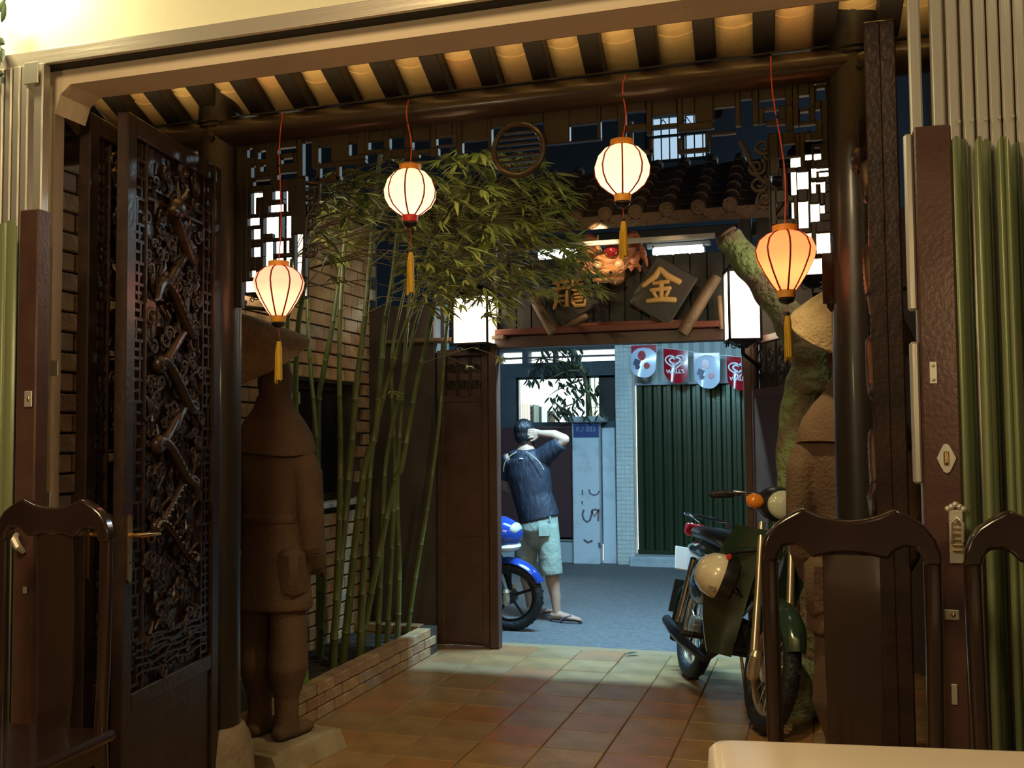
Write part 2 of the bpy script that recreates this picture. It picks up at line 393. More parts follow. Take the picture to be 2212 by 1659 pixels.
# courtyard floor with individual terracotta tiles
fl = struct('floor', MB().box2((-3.6, 2.74, -.12), (1.0, 7.42, -.012)), T['grout'], 'terracotta tiled courtyard floor between the restaurant and the street gate', 'floor', smooth=False)
tl = mesh('tile', MB().cbox((0, 0, -.01), (.325, .325, .02), .004), False); tl.materials.append(T['tile'])
for i in range(11):
    for j in range(13):
        x = -2.56+.33*i; y = 3.14+.33*j
        if x > .7: continue
        piece('tile', tl, fl, (x, y, random.uniform(-.0015, .0015)), (random.uniform(-.003, .003), random.uniform(-.003, .003), 0))
for j in range(13): piece('tile', tl, fl, (-2.56-.33, 3.14+.33*j, 0))
struct('floor_inner', MB().box2((-6, -2.5, .2), (3, 2.74, .35)), T['grout'], 'raised dining room floor under the chairs', 'floor', smooth=False)
struct('street', MB().box2((-14, 7.42, -.15), (8, 12.72, -.03)), T['asphalt'], 'grey asphalt street beyond the gate', 'street', smooth=False)
# front wall of the restaurant with its wide opening
LX, RX = PY(113, 600, 2.6).x, .30
wf = MB()
wf.prism([(-6, 2.6), (LX, 2.6), (PY(134, 600, 2.74).x, 2.74), (-6, 2.74)], -2.78, -.2, M(((1,0,0,0),(0,0,1,0),(0,-1,0,0),(0,0,0,1)))).box2((RX, 2.6, .2), (3, 2.74, 2.78)).box2((-6, 2.6, 2.78), (3, 2.74, 2.83))
w_ = struct('wall_front', wf, T['cream'], 'cream plastered front wall around the wide opening', 'wall', smooth=False)
lt = struct('lintel', MB().box2((LX, 2.6, 2.73), (RX, 2.74, 2.78)), T['cream'], '', '', parent=w_, smooth=False)
obj('corner_fillet', MB().prism([(LX, 2.73), (LX, 2.64), (LX+.02, 2.70), (LX+.06, 2.73)], 2.6, 2.74), T['cream'], w_, smooth=False)
obj('upper_wall', MB().box2((-6, 2.585, 2.83), (3, 2.74, 4.2)), T['upper'], w_, smooth=False)
cr = MB()
for px, py, q in ((970, 120, 9), (1010, 95, 6), (1475, 80, 5), (690, 165, 5)):
    p = PY(px, py, 2.598)
for t in range(7):
    pass
# side wall of brick
wl = struct('wall_left', MB().box2((-3.75, 2.74, -.1), (XW-.03, 6.02, 3.3)).box2((-3.75, 6.86, -.1), (XW-.03, 7.3, 3.3)).box2((-3.75, 6.02, -.1), (XW-.03, 6.86, 1.12)).box2((-3.75, 6.02, 1.98), (XW-.03, 6.86, 3.3)), T['mortar'], 'courtyard side wall of clay bricks behind the bamboo', 'wall', smooth=False)
bk = mesh('brick', MB().cbox((0, 0, 0), (.05, .208, .083), .006), False); bk.materials.append(T['brick'])
cand = []
for c in range(34):
    for k in range(22):
        y = 2.80+.215*k+(.107 if c % 2 else 0); z = .045+.095*c
        if y > 7.1 or (5.93 < y < 6.95 and 1.06 < z < 2.03): continue
        pr = 0 if (3.6 < y < 4.15 and z > .9) else (1 if y > 5.55 and z < 2.4 else 2)
        cand.append((pr, abs(z-1.3), y, z))
cand.sort(); rest = MB()
for n, (pr, _, y, z) in enumerate(cand):
    if n < 296: piece('brick', bk, wl, (XW-.022+random.uniform(-.004, .004), y, z))
    else: rest.box((XW-.022, y, z), (.05, .208, .083))
ro = obj('brickwork', rest, T['brick'], wl, smooth=False); ro['kind'] = 'stuff'
wn = struct('window_1', MB().box2((XW-.2, 6.06, 1.16), (XW-.19, 6.82, 1.95)), T['glassd'], 'dark glazed window in the brick wall behind the bamboo', 'window', smooth=False)
fr = MB()
for a, b in (((6.02, 1.12), (6.86, 1.17)), ((6.02, 1.93), (6.86, 1.98)), ((6.02, 1.12), (6.07, 1.98)), ((6.81, 1.12), (6.86, 1.98)), ((6.42, 1.12), (6.46, 1.98))):
    fr.box2((XW-.2, a[0], a[1]), (XW-.13, b[0], b[1]))
obj('window_frame', fr, T['lacquer'], wn, smooth=False)
obj('window_sill', MB().cbox((XW+.0, 6.44, 1.105), (.14, .92, .035), .006), T['greywall'], wn, smooth=False)
struct('wall_right', MB().box2((.75, 2.74, -.1), (.95, 7.42, 4.6)), T['darkwall'], 'dark side wall of the courtyard behind the right statue', 'wall', smooth=False)

# ------------------------------------------------------------------ roof of rafters and pan tiles over the doorway
SL = -.425
def rz(y): return 2.932+SL*(y-3.6)
roof = struct('roof', MB().box2((-3.36, 3.58, 2.925), (.75, 3.62, 2.932)), T['rafter'], 'tiled porch roof seen from below with dark rafters and pale clay tiles', 'roof', smooth=False)
rdir = V((0, 1, SL)).normalized(); ang = math.atan(SL)
rm = mesh('rafter', MB().cbox((0, 0, 0), (.075, 1.10, .07), .004), False); rm.materials.append(T['rafter'])
tm = MB()
nx = 9; Wt, Lt = .165, .205; rs = []
top = []; bot = []
for sgn, dz in ((0, 0), (1, .011)):
    for yy in (-.5, .5):
        for i in range(nx):
            u = -1+2*i/(nx-1); top.append(V((u*Wt/2, yy*Lt, -.034*(1-u*u)+dz+.022)))
fs = []
for i in range(nx-1):
    fs += [(i, i+1, nx+i+1, nx+i), (2*nx+i, 3*nx+i, 3*nx+i+1, 2*nx+i+1), (i, 2*nx+i, 2*nx+i+1, i+1), (nx+i, nx+i+1, 3*nx+i+1, 3*nx+i)]
fs += [(0, nx, 3*nx, 2*nx), (nx-1, 3*nx-1, 4*nx-1, 2*nx-1)]
tm.add(top, fs); tme = mesh('roof_tile', tm, True, 30); tme.materials.append(T['rooft'])
x0 = -2.018
for i in range(-6, 14):
    x = x0+.2055*i
    if -3.33 < x < .72:
        yc = 3.23; piece('rafter', rm, roof, (x+.064*(3.6-yc), yc, rz(yc)+.045), (ang, 0, .064))
    xt = x+.103
    if -3.28 < xt < .68:
        for k in range(6):
            yc = 2.80+.168*k+random.uniform(-.012, .012)
            piece('roof_tile', tme, roof, (xt+.064*(3.6-yc)+random.uniform(-.004, .004), yc, rz(yc)+.075+.004*random.random()), (ang+.025, random.uniform(-.03, .03), .064))

t = thing('added_uplight_strip', 'thin trough of added unseen uplights along the inner face above the opening', 'lamp', (-1.15, 2.78, 2.785))
obj('trough', MB().box2((-2.9, 2.742, 2.775), (.6, 2.85, 2.780)).box2((-2.9, 2.845, 2.775), (.6, 2.85, 2.795)).box2((-2.9, 2.742, 2.775), (.6, 2.747, 2.80)), T['plastic'], t, smooth=False)  # trough made up to hold the added roof tile light
for n_, x in enumerate((-.95, -.35)):  # housings made up for the two added eave spots
    t = thing('added_eave_flood', 'small black floodlight added unseen behind the porch beam, %s of two' % ('left', 'right')[n_], 'lamp', (x, 3.70, 2.85))
    obj('bracket', MB().cbox((x, 3.70, 2.86), (.02, .10, .02), .003), T['plastic'], t); obj('housing', MB().lathe([(.018, 0), (.03, .01), (.04, .06), (.036, .06), (.025, .015)], 14, (x, 3.755, 2.84), rot=V((-.4, 1, -.5)).to_track_quat('Z', 'Y').to_matrix()), T['plastic'], t)
# ------------------------------------------------------------------ pillars and beam
def pillar(x, lab):
    t = thing('wooden_pillar', lab, 'pillar', (x, 3.62, 0), 'pillars carrying the porch beam')
    h = 2.96+.15
    obj('shaft', MB().lathe([(.095, .40), (.097, .44), (.093, 1.0), (.092, 2.0), (.090, h)], 28, (x, 3.62, 0)), T['lacquer'], t)
    s = MB(); k = 8
    pr = [(.15, 0), (.155, .03), (.155, .2), (.15, .30), (.135, .36), (.112, .405)]
    s.lathe(pr, 20, (x, 3.62, 0), 1, 1)
    obj('stone_base', s, T['stone'], t, label='pale stone base')
    r = MB()
    for z in (2.885, 2.905): r.torus((x, 3.62, z), .094, .004, 24, 6)
    obj('tie_wire', r, T['plastic'], t)
    obj('peg_hole', MB().tube([(x+.02, 3.52, 2.83), (x+.02, 3.545, 2.83)], .012, 10), T['black'], t)
    return t
PLX, PRX = PY(472, 900, 3.62).x, PY(1852, 500, 3.62).x
pillar(PLX, 'round black lacquered wooden pillar on a pale stone base beside the carved door')
pillar(PRX, 'round black lacquered wooden pillar between the right statue and the grey folding gate')
bm_ = tag(obj('wooden_beam', MB().tube([(-3.3, 3.6, 2.862), (-1.8, 3.6, 2.862), (-.6, 3.6, 2.862), (.72, 3.6, 2.862)], (.07, .058), 20, side=(0, 1, 0)), T['beam']), 'dark rounded beam across the doorway from which the lanterns hang', 'beam')

# ------------------------------------------------------------------ fretwork transom
YF = 3.605
def wr(r):
    x0, y0, x1, y1 = r; yc = (y0+y1)/2; xc = (x0+x1)/2
    return (PY(x0, yc, YF).x, PY(xc, y1, YF).z, PY(x1, yc, YF).x, PY(xc, y0, YF).z)
def fretwork(outl, holes, parent, name='fret_bar'):
    xs = sorted({round(v, 4) for r in outl+holes for v in (r[0], r[2])}); zs = sorted({round(v, 4) for r in outl+holes for v in (r[1], r[3])})
    ins = lambda rs, x, z: any(r[0] < x < r[2] and r[1] < z < r[3] for r in rs)
    nxx, nz = len(xs)-1, len(zs)-1
    g = [[(ins(outl, (xs[i]+xs[i+1])/2, (zs[k]+zs[k+1])/2) and not ins(holes, (xs[i]+xs[i+1])/2, (zs[k]+zs[k+1])/2)) for i in range(nxx)] for k in range(nz)]
    for k in range(nz):
        for i in range(nxx):
            if not g[k][i]: continue
            def grow(hfirst):
                i2, k2 = i, k
                for step in ((0, 1) if hfirst else (1, 0)):
                    if step == 0:
                        while i2+1 < nxx and all(g[q][i2+1] for q in range(k, k2+1)): i2 += 1
                    else:
                        while k2+1 < nz and all(g[k2+1][p] for p in range(i, i2+1)): k2 += 1
                return i2, k2
            best = max((grow(True), grow(False)), key=lambda e: (xs[e[0]+1]-xs[i])*(zs[e[1]+1]-zs[k]))
            for q in range(k, best[1]+1):
                for p in range(i, best[0]+1): g[q][p] = False
            d = .028+random.uniform(-.002, .002)
            a, b = (xs[i], zs[k]), (xs[best[0]+1], zs[best[1]+1])
            obj(name, MB().cbox(((a[0]+b[0])/2, YF, (a[1]+b[1])/2), (b[0]-a[0], d, b[1]-a[1]), .002), T['fret'], parent, smooth=False)
fw = thing('fretwork_screen', 'black openwork timber screen hanging under the beam with stepped side drops', 'screen', (PLX+.1, YF, 2.1))
FX0, FX1 = PLX+.095, PRX-.085
fz1, fz0 = 2.815, PY(700, 362, YF).z
outl = [(FX0, fz0, FX1, fz1), (FX0, wr((515, 600, 660, 660))[1], FX0+.03, fz1), (FX1-.035, wr((1785, 600, 1812, 655))[1], FX1, fz1)]
outl += [wr((515, 330, 663, 604)), wr((1660, 250, 1806, 560))]
holes = [(1064,272,1176,350),(537,322,549,342),(561,327,578,345),(603,320,643,333),(610,343,636,355),(603,374,645,388),(546,360,556,385),(566,358,578,372),(550,390,587,402),
 (657,308,676,380),(691,317,719,354),(757,310,775,337),(799,305,832,324),(792,332,832,351),(844,297,875,324),(848,341,875,361),(893,304,932,324),(907,332,932,351),(945,297,979,314),(949,317,989,345),(1001,305,1057,372),
 (546,416,571,428),(546,416,556,464),(592,412,608,432),(583,441,624,459),(615,412,625,458),(538,470,564,488),(546,494,566,518),(573,468,603,505),(592,468,605,515),(612,466,632,515),(546,533,566,556),(572,522,593,580),(594,520,628,548),(594,556,637,596),(640,505,657,600),(542,584,556,600),
 (1232,270,1292,304),(1299,260,1336,304),(1353,243,1397,270),(1353,284,1397,320),(1410,250,1463,270),(1410,278,1465,318),(1475,248,1502,268),(1475,288,1503,316),(1542,233,1589,280),(1600,216,1626,281),(1639,216,1697,233),(1650,240,1685,262),(1640,272,1698,290),
 (1757,174,1784,184),(1763,193,1783,220),(1725,208,1749,236),(1728,243,1748,264),(1761,238,1773,262),(1714,272,1763,288),(1691,312,1719,338),(1739,304,1777,313),(1739,304,1753,347),(1758,320,1773,347),(1682,341,1729,364),(1700,371,1720,423),(1722,371,1746,410),(1753,363,1791,371),(1753,363,1763,385),(1769,371,1791,383),(1753,393,1782,399),(1753,393,1762,419),(1773,393,1782,417),(1725,435,1746,494),(1751,440,1770,480),(1772,443,1781,462),(1725,504,1753,556),(1764,503,1796,548),(1664,378,1690,413),(1677,438,1715,474),(1668,486,1716,545)]
fretwork(outl, [wr(h) for h in holes], fw)
# stepped fringe below the transom rail
def frbar(r): 
    a = wr(r); obj('fret_bar', MB().cbox(((a[0]+a[2])/2, YF, (a[1]+a[3])/2), (a[2]-a[0], .026, a[3]-a[1]), .002), T['fret'], fw, smooth=False)
for r in [(686,352,694,392),(686,384,738,392),(728,352,736,392),(1360,262,1368,352),(1366,326,1412,334),(1404,300,1411,334),(1466,300,1472,328),(1466,322,1532,330),(1526,286,1533,330),(1536,286,1590,292)]: frbar(r)
c = (PY(1120, 322, YF-.03)+PY(1120, 326, YF-.03))/2; RX90 = Euler((math.pi/2, 0, 0)).to_matrix()
obj('medallion_ring', MB().torus(c, .098, .012, 40, 8, RX90), T['beam'], fw, label='round medallion ring')
for k in range(7):
    z = -.066+.022*k; w = math.sqrt(max(.095**2-z*z, 0))
    obj('medallion_bar', MB().cbox(c+V((0, 0, z)), (2*w, .02, .007), .002), T['beam'], fw, smooth=False)
def spiral(c, r0, r1, turns, a0=0, n=26, flip=1):
    return [(c[0]+flip*(r0+(r1-r0)*i/n)*math.cos(a0+turns*2*math.pi*i/n), c[1], c[2]+(r0+(r1-r0)*i/n)*math.sin(a0+turns*2*math.pi*i/n)) for i in range(n+1)]
for pxs, flip in (([(672,418),(680,452),(668,480),(672,540)], 1), ([(1648,318),(1634,362),(1640,398),(1652,425),(1665,330)], -1)):
    for p in pxs:
        q = PY(*p, YF); obj('scroll_bracket', MB().tube(spiral(q, .034, .006, 1.6, 2.2, flip=flip), [.0085-.004*i/26 for i in range(27)], 8), T['fret'], fw)
for pl in ([(664,395),(690,400),(688,430),(664,470),(658,540),(652,640)], [(1600,305),(1622,350),(1640,385),(1676,410),(1690,440),(1668,470)]):
    obj('scroll_stem', MB().tube([PY(*p, YF) for p in pl], .009, 8), T['fret'], fw)
obj('drop_knob', MB().lathe([(.004, -.03), (.016, -.015), (.018, 0), (.010, .012), (.016, .02), (.016, .03)], 14, PY(1797, 655, YF)), T['fret'], fw)

# ------------------------------------------------------------------ silk lanterns
SHAPES = {'round': [(.036, .083), (.060, .072), (.084, .045), (.097, .005), (.094, -.025), (.078, -.055), (.050, -.078), (.030, -.090)],
          'drop': [(.036, .092), (.062, .082), (.086, .062), (.098, .030), (.092, 0), (.070, -.045), (.045, -.085), (.030, -.105)]}
def lantern(px, py, top, shape, fab, rimc, lab, yy=3.45, tl=.16, sc=1.0, hang=.07, power=.6, lcol=(1, .72, .45), cap2=None):
    c = PY(px, py, yy); t = thing('silk_lantern', lab, 'lantern', c, 'silk lanterns hanging from the porch beam')
    prof = [(r*sc, z*sc) for r, z in SHAPES[shape]]
    n = 8; s = MB()
    dense = []
    for i in range(len(prof)-1):
        for k in range(4):
            u = k/4; dense.append((prof[i][0]*(1-u)+prof[i+1][0]*u, prof[i][1]*(1-u)+prof[i+1][1]*u))
    dense.append(prof[-1])
    rs = []
    for r, z in dense: rs.append([c+V((r*(1+.05*abs(math.sin(n/2*(2*math.pi*j/64)))-.03)*math.cos(2*math.pi*j/64+.2), r*(1+.05*abs(math.sin(n/2*(2*math.pi*j/64)))-.03)*math.sin(2*math.pi*j/64+.2), z)) for j in range(64)])
    s.rings(rs, False)
    obj('shade', s, fab, t)
    for k in range(n):
        a = 2*math.pi*k/n+.2
        obj('rib', MB().tube([c+V((r*.985*math.cos(a), r*.985*math.sin(a), z)) for r, z in prof], .0033, 6), T['redrib'], t)
    zt, zb = prof[0][1], prof[-1][1]
    obj('top_rim', MB().lathe([(.034*sc, zt-.004), (.040*sc, zt-.004), (.041*sc, zt+.02), (.036*sc, zt+.02)], 24, c), T['rim'], t)
    obj('collar', MB().lathe([(.026*sc, zb+.003), (.031*sc, zb+.002), (.028*sc, zb-.024), (.02*sc, zb-.024)], 20, c), cap2 or T['rim'], t)
    obj('end_cap', MB().lathe([(.024*sc, zb-.022), (.027*sc, zb-.03), (.02*sc, zb-.04), (.004, zb-.046)], 16, c), T['plastic'], t)
    obj('lamp_bulb', MB().ball(c+V((0, 0, -.005)), (.018, .018, .026)), T['bulb'], t)
    zc = zb-.046
    obj('tassel_string', MB().tube([c+V((0, 0, zc)), c+V((.003, 0, zc-.03)), c+V((.002, 0, zc-hang))], .0012, 5), T['rope'], t)
    obj('bead', MB().ball(c+V((.002, 0, zc-hang+.008)), .0075), T['plastic'], t)
    q = MB(); q.tube([c+V((.002, 0, zc-hang+.002)), c+V((.002, 0, zc-hang-.02)), c+V((.003, 0, zc-hang-tl))], [.008, .012, .0135], 10)
    for k in range(10):
        a = random.uniform(0, 6.28); q.tube([c+V((.011*math.cos(a), .011*math.sin(a), zc-hang-.03)), c+V((.014*math.cos(a), .014*math.sin(a), zc-hang-tl-random.uniform(.0, .018)))], .0016, 4)
    obj('tassel', q, T['tassel'], t)
    tp = PY(*top, yy+.06); h = tp.z-(c.z+zt)
    b0 = c+V((.0, 0, zt+.02))
    cp = [b0+(V((tp.x, yy+.09, tp.z+.012))-b0)*u+V((.012*math.sin(u*5.5), -.02*math.sin(u*math.pi), 0)) for u in [i/8 for i in range(9)]]
    obj('cord', MB().tube(cp, .0026, 6), T['rope'], t)
    obj('plug', MB().ball(cp[5], .006), T['plastic'], t)
    light('lantern_light', 'POINT', c+V((0, 0, -.022)), power, lcol, .022)
    return t
FW_ = fabric('cream_silk_lit', (.96, .72, .48), .42, .8); FWp = fabric('pink_silk_lit', (.96, .46, .34), .40, .8); FO = fabric('orange_silk_lit', (.96, .30, .12), .42, .8)
lantern(602, 626, (607, 243), 'drop', FWp, T['rim'], 'pinkish drop-shaped silk lantern glowing beside the carved door pillar', hang=.055, tl=.15)
lantern(886, 415, (880, 218), 'round', FW_, T['rim'], 'round cream silk lantern hanging before the bamboo, red collar below', hang=.095, tl=.15, cap2=T['red'], yy=3.43)
lantern(1344, 366, (1352, 163), 'round', FW_, T['rim'], 'round cream silk lantern hanging before the gate roof, largest and highest', hang=.05, tl=.12, sc=1.0, yy=3.40)
lantern(1697, 560, (1670, 122), 'drop', FO, T['rim'], 'orange drop-shaped silk lantern before the leaning tree limb', hang=.04, tl=.135, yy=3.40)

# ------------------------------------------------------------------ carved door leaves
def rnd_spiral(cx, cz, r, mb, y):
    mb.tube(spiral((cx, y, cz), r, r*.15, random.choice((1.3, 1.6, -1.4)), random.uniform(0, 6.3), 14), [r*.30*(1-.6*i/14) for i in range(15)], 6)
def carved_leaf(name, a, b, z0, z1, lab, dens=1.0, handle=True, hole=.12):
    """leaf standing in the plane through ground points a (hinge) and b (free edge)"""
    a = V((*a, 0)); b = V((*b, 0)); w = (b-a).length; d = (b-a).normalized()
    t = thing(name, lab, 'door', (0, 0, 0), None, 'structure'); h = z1-z0
    th = .042; st = .062; P_ = lambda x, y, z: (x, y, z)
    for nm, x0_, x1_ in (('stile', 0, st), ('stile', w-st, w)): obj(nm, MB().cbox(((x0_+x1_)/2, 0, h/2), (x1_-x0_, th, h), .004), T['carved'], t, smooth=False)
    zp = .73-z0
    obj('rail', MB().cbox((w/2, 0, h-.035), (w-2*st, th-.002, .07), .004), T['carved'], t, smooth=False)
    obj('rail', MB().cbox((w/2, 0, zp-.03), (w-2*st, th-.002, .06), .004), T['carved'], t, smooth=False)
    obj('rail', MB().cbox((w/2, 0, .05), (w-2*st, th-.002, .1), .004), T['carved'], t, smooth=False)
    obj('panel', MB().cbox((w/2, 0, (zp+.04)/2), (w-2*st, th*.5, zp-.1), .003), T['carved'], t, smooth=False)
    bw = .085; xi0, xi1 = st+bw, w-st-bw; zt = h-.07; zc0 = zp+.0
    for x in (xi0, xi1): obj('inner_stile', MB().cbox((x, 0, (zt+zc0)/2), (.011, th*.7, zt-zc0), .002), T['carved'], t, smooth=False)
    for z in (zt-.15, zt-.19, zc0+.12, zc0+.155): obj('inner_rail', MB().cbox(((xi0+xi1)/2, 0, z), (xi1-xi0, th*.6, .012), .002), T['carved'], t, smooth=False)
    # fret borders: little key-shaped bars
    for x0_ in (st, xi1+.005):
        f = MB(); z = zc0+.02
        while z < zt-.03:
            hh = random.choice((.06, .075, .09)); xa, xb = x0_+.006, x0_+bw-.008
            f.box(((xa+xb)/2, 0, z), (xb-xa+.01, .018, .011)); m_ = random.choice((.3, .5, .7))
            f.box((xa+(xb-xa)*m_, 0, z+hh/2), (.011, .018, hh))
            if random.random() < .8: f.box((xa+(xb-xa)*.5, 0, z+hh*.5), ((xb-xa)*.6, .018, .010))
            rnd_spiral(xa+(xb-xa)*random.choice((.22, .78)), z+hh*.5, .014, f, 0)
            z += hh
        obj('fret_border', f, T['carved'], t)
    # backing web of the relief with scattered through-holes, and the relief itself
    f = MB(); cell = .045; nxx = max(1, int((xi1-xi0)/cell)); nz = int((zt-zc0)/cell)
    for i in range(nxx):
        for k in range(nz):
            if random.random() > hole: f.box((xi0+(i+.5)*(xi1-xi0)/nxx, .009+random.uniform(-.003, .003), zc0+(k+.5)*(zt-zc0)/nz), ((xi1-xi0)/nxx+.006, .008, (zt-zc0)/nz+.006), (random.uniform(-.1, .1), random.uniform(-.5, .5), random.uniform(-.1, .1)))
    obj('relief_web', f, T['carved'], t, smooth=False)
    xm = (xi0+xi1)/2; am = (xi1-xi0)*.30; dr = MB(); zA, zB = zc0+.35, zt-.25; n = 170; pts = []
    for i in range(n+1):
        u = i/n; pts.append((xm+am*1.25*math.sin(u*9*math.pi+.4)*(1-.2*u), -.016+.010*math.cos(u*9*math.pi), zA+(zB-zA)*u+.045*math.sin(u*18*math.pi+.9)))
    dr.tube(pts, [.008+.013*min(1, 3*i/n) for i in range(n+1)], 10, round_=True)
    for i in range(4, n, 1):
        p = V(pts[i]); dr.ball(p+V((0, -.014, 0)), (.008, .010, .008), 6, 4)
    for u, sx in ((.3, 1), (.45, -1), (.68, 1), (.8, -1)):
        p = V(pts[int(u*n)]); dr.tube([p, p+V((sx*.05, -.012, -.03)), p+V((sx*.065, -.012, -.075)), p+V((sx*.09, -.014, -.085))], [.02, .016, .011, .005], 8)
    hd = V(pts[-1]); dr.ball(hd+V((-.01, -.02, .02)), (.045, .03, .038), 10, 8); dr.ball(hd+V((-.05, -.025, .0)), (.032, .022, .02), 8, 6)
    for sx in (-1, 1): dr.tube([hd+V((.0, -.02, .045)), hd+V((.03*sx+.02, -.02, .085)), hd+V((.04*sx+.03, -.02, .12))], [.012, .009, .003], 6)
    obj('dragon_relief', dr, T['carved'], t)
    cl = MB()
    for i in range(int(230*dens)):
        rnd_spiral(random.uniform(xi0+.02, xi1-.02), random.uniform(zc0+.02, zt-.02), random.uniform(.012, .034), cl, random.uniform(-.016, -.002))
    for i in range(int(110*dens)):
        x = random.uniform(xi0+.02, xi1-.06); z = random.uniform(zc0+.02, zt-.06)
        cl.tube([(x, -.008, z), (x+random.uniform(-.05, .06), -.014, z+.03), (x+random.uniform(-.04, .07), -.008, z+.065)], [.004, .009, .003], 6)
    o = obj('cloud_relief', cl, T['carved'], t); o['kind'] = 'stuff'
    wv = MB()
    for k in range(5):
        z = zc0+.05+.028*k; wv.tube([(xi0-.05+(xi1-xi0+.1)*i/12, -.012, z+.006*math.sin(i*1.3+k)) for i in range(13)], .006, 6)
    obj('wave_relief', wv, T['carved'], t)
    if handle:
        hx = .033 if z1 > 2.6 and a.x < -1 else w-.033; hs = 1 if hx < .1 else -1; hz = 1.23-z0
        p = obj('handle_plate', MB().prism([(-.013, -.115), (0, -.13), (.013, -.115), (.013, .085), (0, .10), (-.013, .085)], -.006, 0, M.Translation((hx, -th/2, hz))), T['brass'], t, smooth=False, label='brass handle plate')
        obj('lever', MB().tube([(hx, -th/2, hz+.03), (hx, -th/2-.045, hz+.03), (hx+hs*.02, -th/2-.05, hz+.031), (hx+hs*.12, -th/2-.048, hz+.024)], [.008, .009, .0085, .006], 10, round_=True), T['brass'], p)
        obj('keyhole', MB().tube([(hx, -th/2-.0055, hz-.06), (hx, -th/2-.0075, hz-.06)], .004, 8), T['black'], p)
    t.location = (a.x, a.y, z0); t.rotation_euler = (0, 0, math.atan2(d.y, d.x))
    return t
carved_leaf('door_1', (-2.235, 2.775), (-2.36, 3.51), .12, 2.69, 'carved dragon door leaf folded open toward the dining room, brass lever on its edge')
carved_leaf('door_2', (-2.39, 2.775), (-2.515, 3.52), .12, 2.705, 'second carved door leaf folded open behind the dragon leaf, light showing through holes', .5, True, .3)
carved_leaf('door_3', (PY(1903, 700, 3.50).x, 3.50), (PY(1901, 700, 2.80).x, 2.80), .12, 2.69, 'carved door leaf folded open edge-on beside the right pillar', .5, False)
carved_leaf('door_4', (PY(1938, 700, 3.50).x, 3.50), (PY(1934, 700, 2.80).x, 2.80), .12, 2.69, 'carved door leaf folded open edge-on next to the grey folding gate', .5, True)

# ------------------------------------------------------------------ aluminium track and folding shop gates
tr = tag(obj('gate_track', MB().box2((-5, 2.525, 2.775), (2.5, 2.54, 2.822)).box2((-5, 2.54, 2.812), (2.5, 2.6, 2.822)), T['rail'], smooth=False, bev=.002), 'long brushed aluminium track above the opening', 'track')
obj('track_shade', MB().box2((-5, 2.541, 2.779), (2.5, 2.599, 2.781)).box2((-5, 2.585, 2.781), (2.5, 2.599, 2.811)), T['black'], tr, smooth=False)  # black sheets stand in for the shade under the open track
YG = 2.52
def channel(x, z0, z1, t, w=.029, y=YG, m='steel'):
    c = MB(); c.cbox((x, y, (z0+z1)/2), (w, .012, z1-z0), .004)
    for s in (-1, 1): c.cbox((x+s*(w/2-.003), y+.014, (z0+z1)/2), (.005, .026, z1-z0), .001)
    obj('channel', c, T[m], t, smooth=False)
def gpanel(x, z0, z1, t, w, y, tilt, bulge=.012, slope=0):
    n = 7; rs = []
    m = MB(); A = []
    for i in range(n):
        u = -1+2*i/(n-1); xx = u*w/2; yy = -bulge*(1-u*u); 
        A.append((xx*math.cos(tilt)-yy*math.sin(tilt), xx*math.sin(tilt)+yy*math.cos(tilt), slope*u-.02*abs(u)**4))
    F = [V((x+p[0], y+p[1], z0)) for p in A]+[V((x+p[0], y+p[1], z1+p[2])) for p in A]
    Bk = [p+V((0, .003, 0)) for p in F]; N_ = 2*n
    fs = []
    for i in range(n-1): fs += [(i, i+1, n+i+1, n+i), (N_+i, N_+n+i, N_+n+i+1, N_+i+1), (n+i, n+i+1, N_+n+i+1, N_+n+i)]
    fs += [(0, n, N_+n, N_), (n-1, N_+n-1, N_+2*n-1, 2*n-1)]
    obj('green_panel', m.add(F+Bk, fs), T['green'], t, ang=60)
FGZ = .36
fr_ = thing('folding_gate', 'folded green accordion shop gate with brown lock post right of the opening', 'gate', (.3, YG, FGZ), 'accordion shop gates')
for a, b in ((1964,1990),(2012,2038),(2046,2070),(2077,2100),(2106,2130),(2135,2158),(2163,2187),(2192,2216),(2222,2246),(2251,2276)):
    p0, p1 = PY(a, 150, YG), PY(b, 150, YG); channel((p0.x+p1.x)/2, FGZ, 2.775, fr_, p1.x-p0.x+.001)
pb0, pb1 = PY(1981, 560, 2.44), PY(2062, 560, 2.44)
zt = PY(2010, 268, 2.42).z
post = obj('lock_post', MB().cbox(((pb0.x+pb1.x)/2, 2.455, (FGZ+zt)/2), (pb1.x-pb0.x, .05, zt-FGZ), .004), T['brownpost'], fr_, smooth=False, label='brown enamelled lock post')
yp = 2.43-.001
for (x, y0, y1, m) in ((1968, 290, 672, 'steel'), (1990, 738, 1045, 'steel')):
    q0, q1 = PY(x, y0, 2.45), PY(x, y1, 2.45); obj('edge_strip', MB().cbox((pb0.x-.011, 2.455, (q0.z+q1.z)/2), (.020, .03, q0.z-q1.z), .005), T[m], fr_, smooth=False)
def pp(px, py): return PY(px, py, 2.428)
c = pp(2016, 805); obj('hinge_plate', MB().cbox(c, (.016, .004, .05), .001), T['plate'], fr_, smooth=False)
for dz in (-.016, .016): obj('rivet', MB().ball(c+V((0, -.003, dz)), (.004, .003, .004), 8, 6), T['steel'], fr_)
c = pp(2044, 990); e = obj('escutcheon', MB().prism([(0, .033), (.006, .03), (.012, .018), (.02, 0), (.012, -.018), (.006, -.03), (0, -.033), (-.006, -.03), (-.012, -.018), (-.02, 0), (-.012, .018), (-.006, .03)], -.004, 0, M.Translation(c)), T['plate'], fr_, smooth=False)
obj('keyhole', MB().cbox(c+V((0, -.006, 0)), (.011, .004, .032), .002), T['brass'], e, smooth=False); obj('key_slot', MB().ball(c+V((0, -.009, -.012)), (.003, .002, .003), 8, 6), T['black'], e)
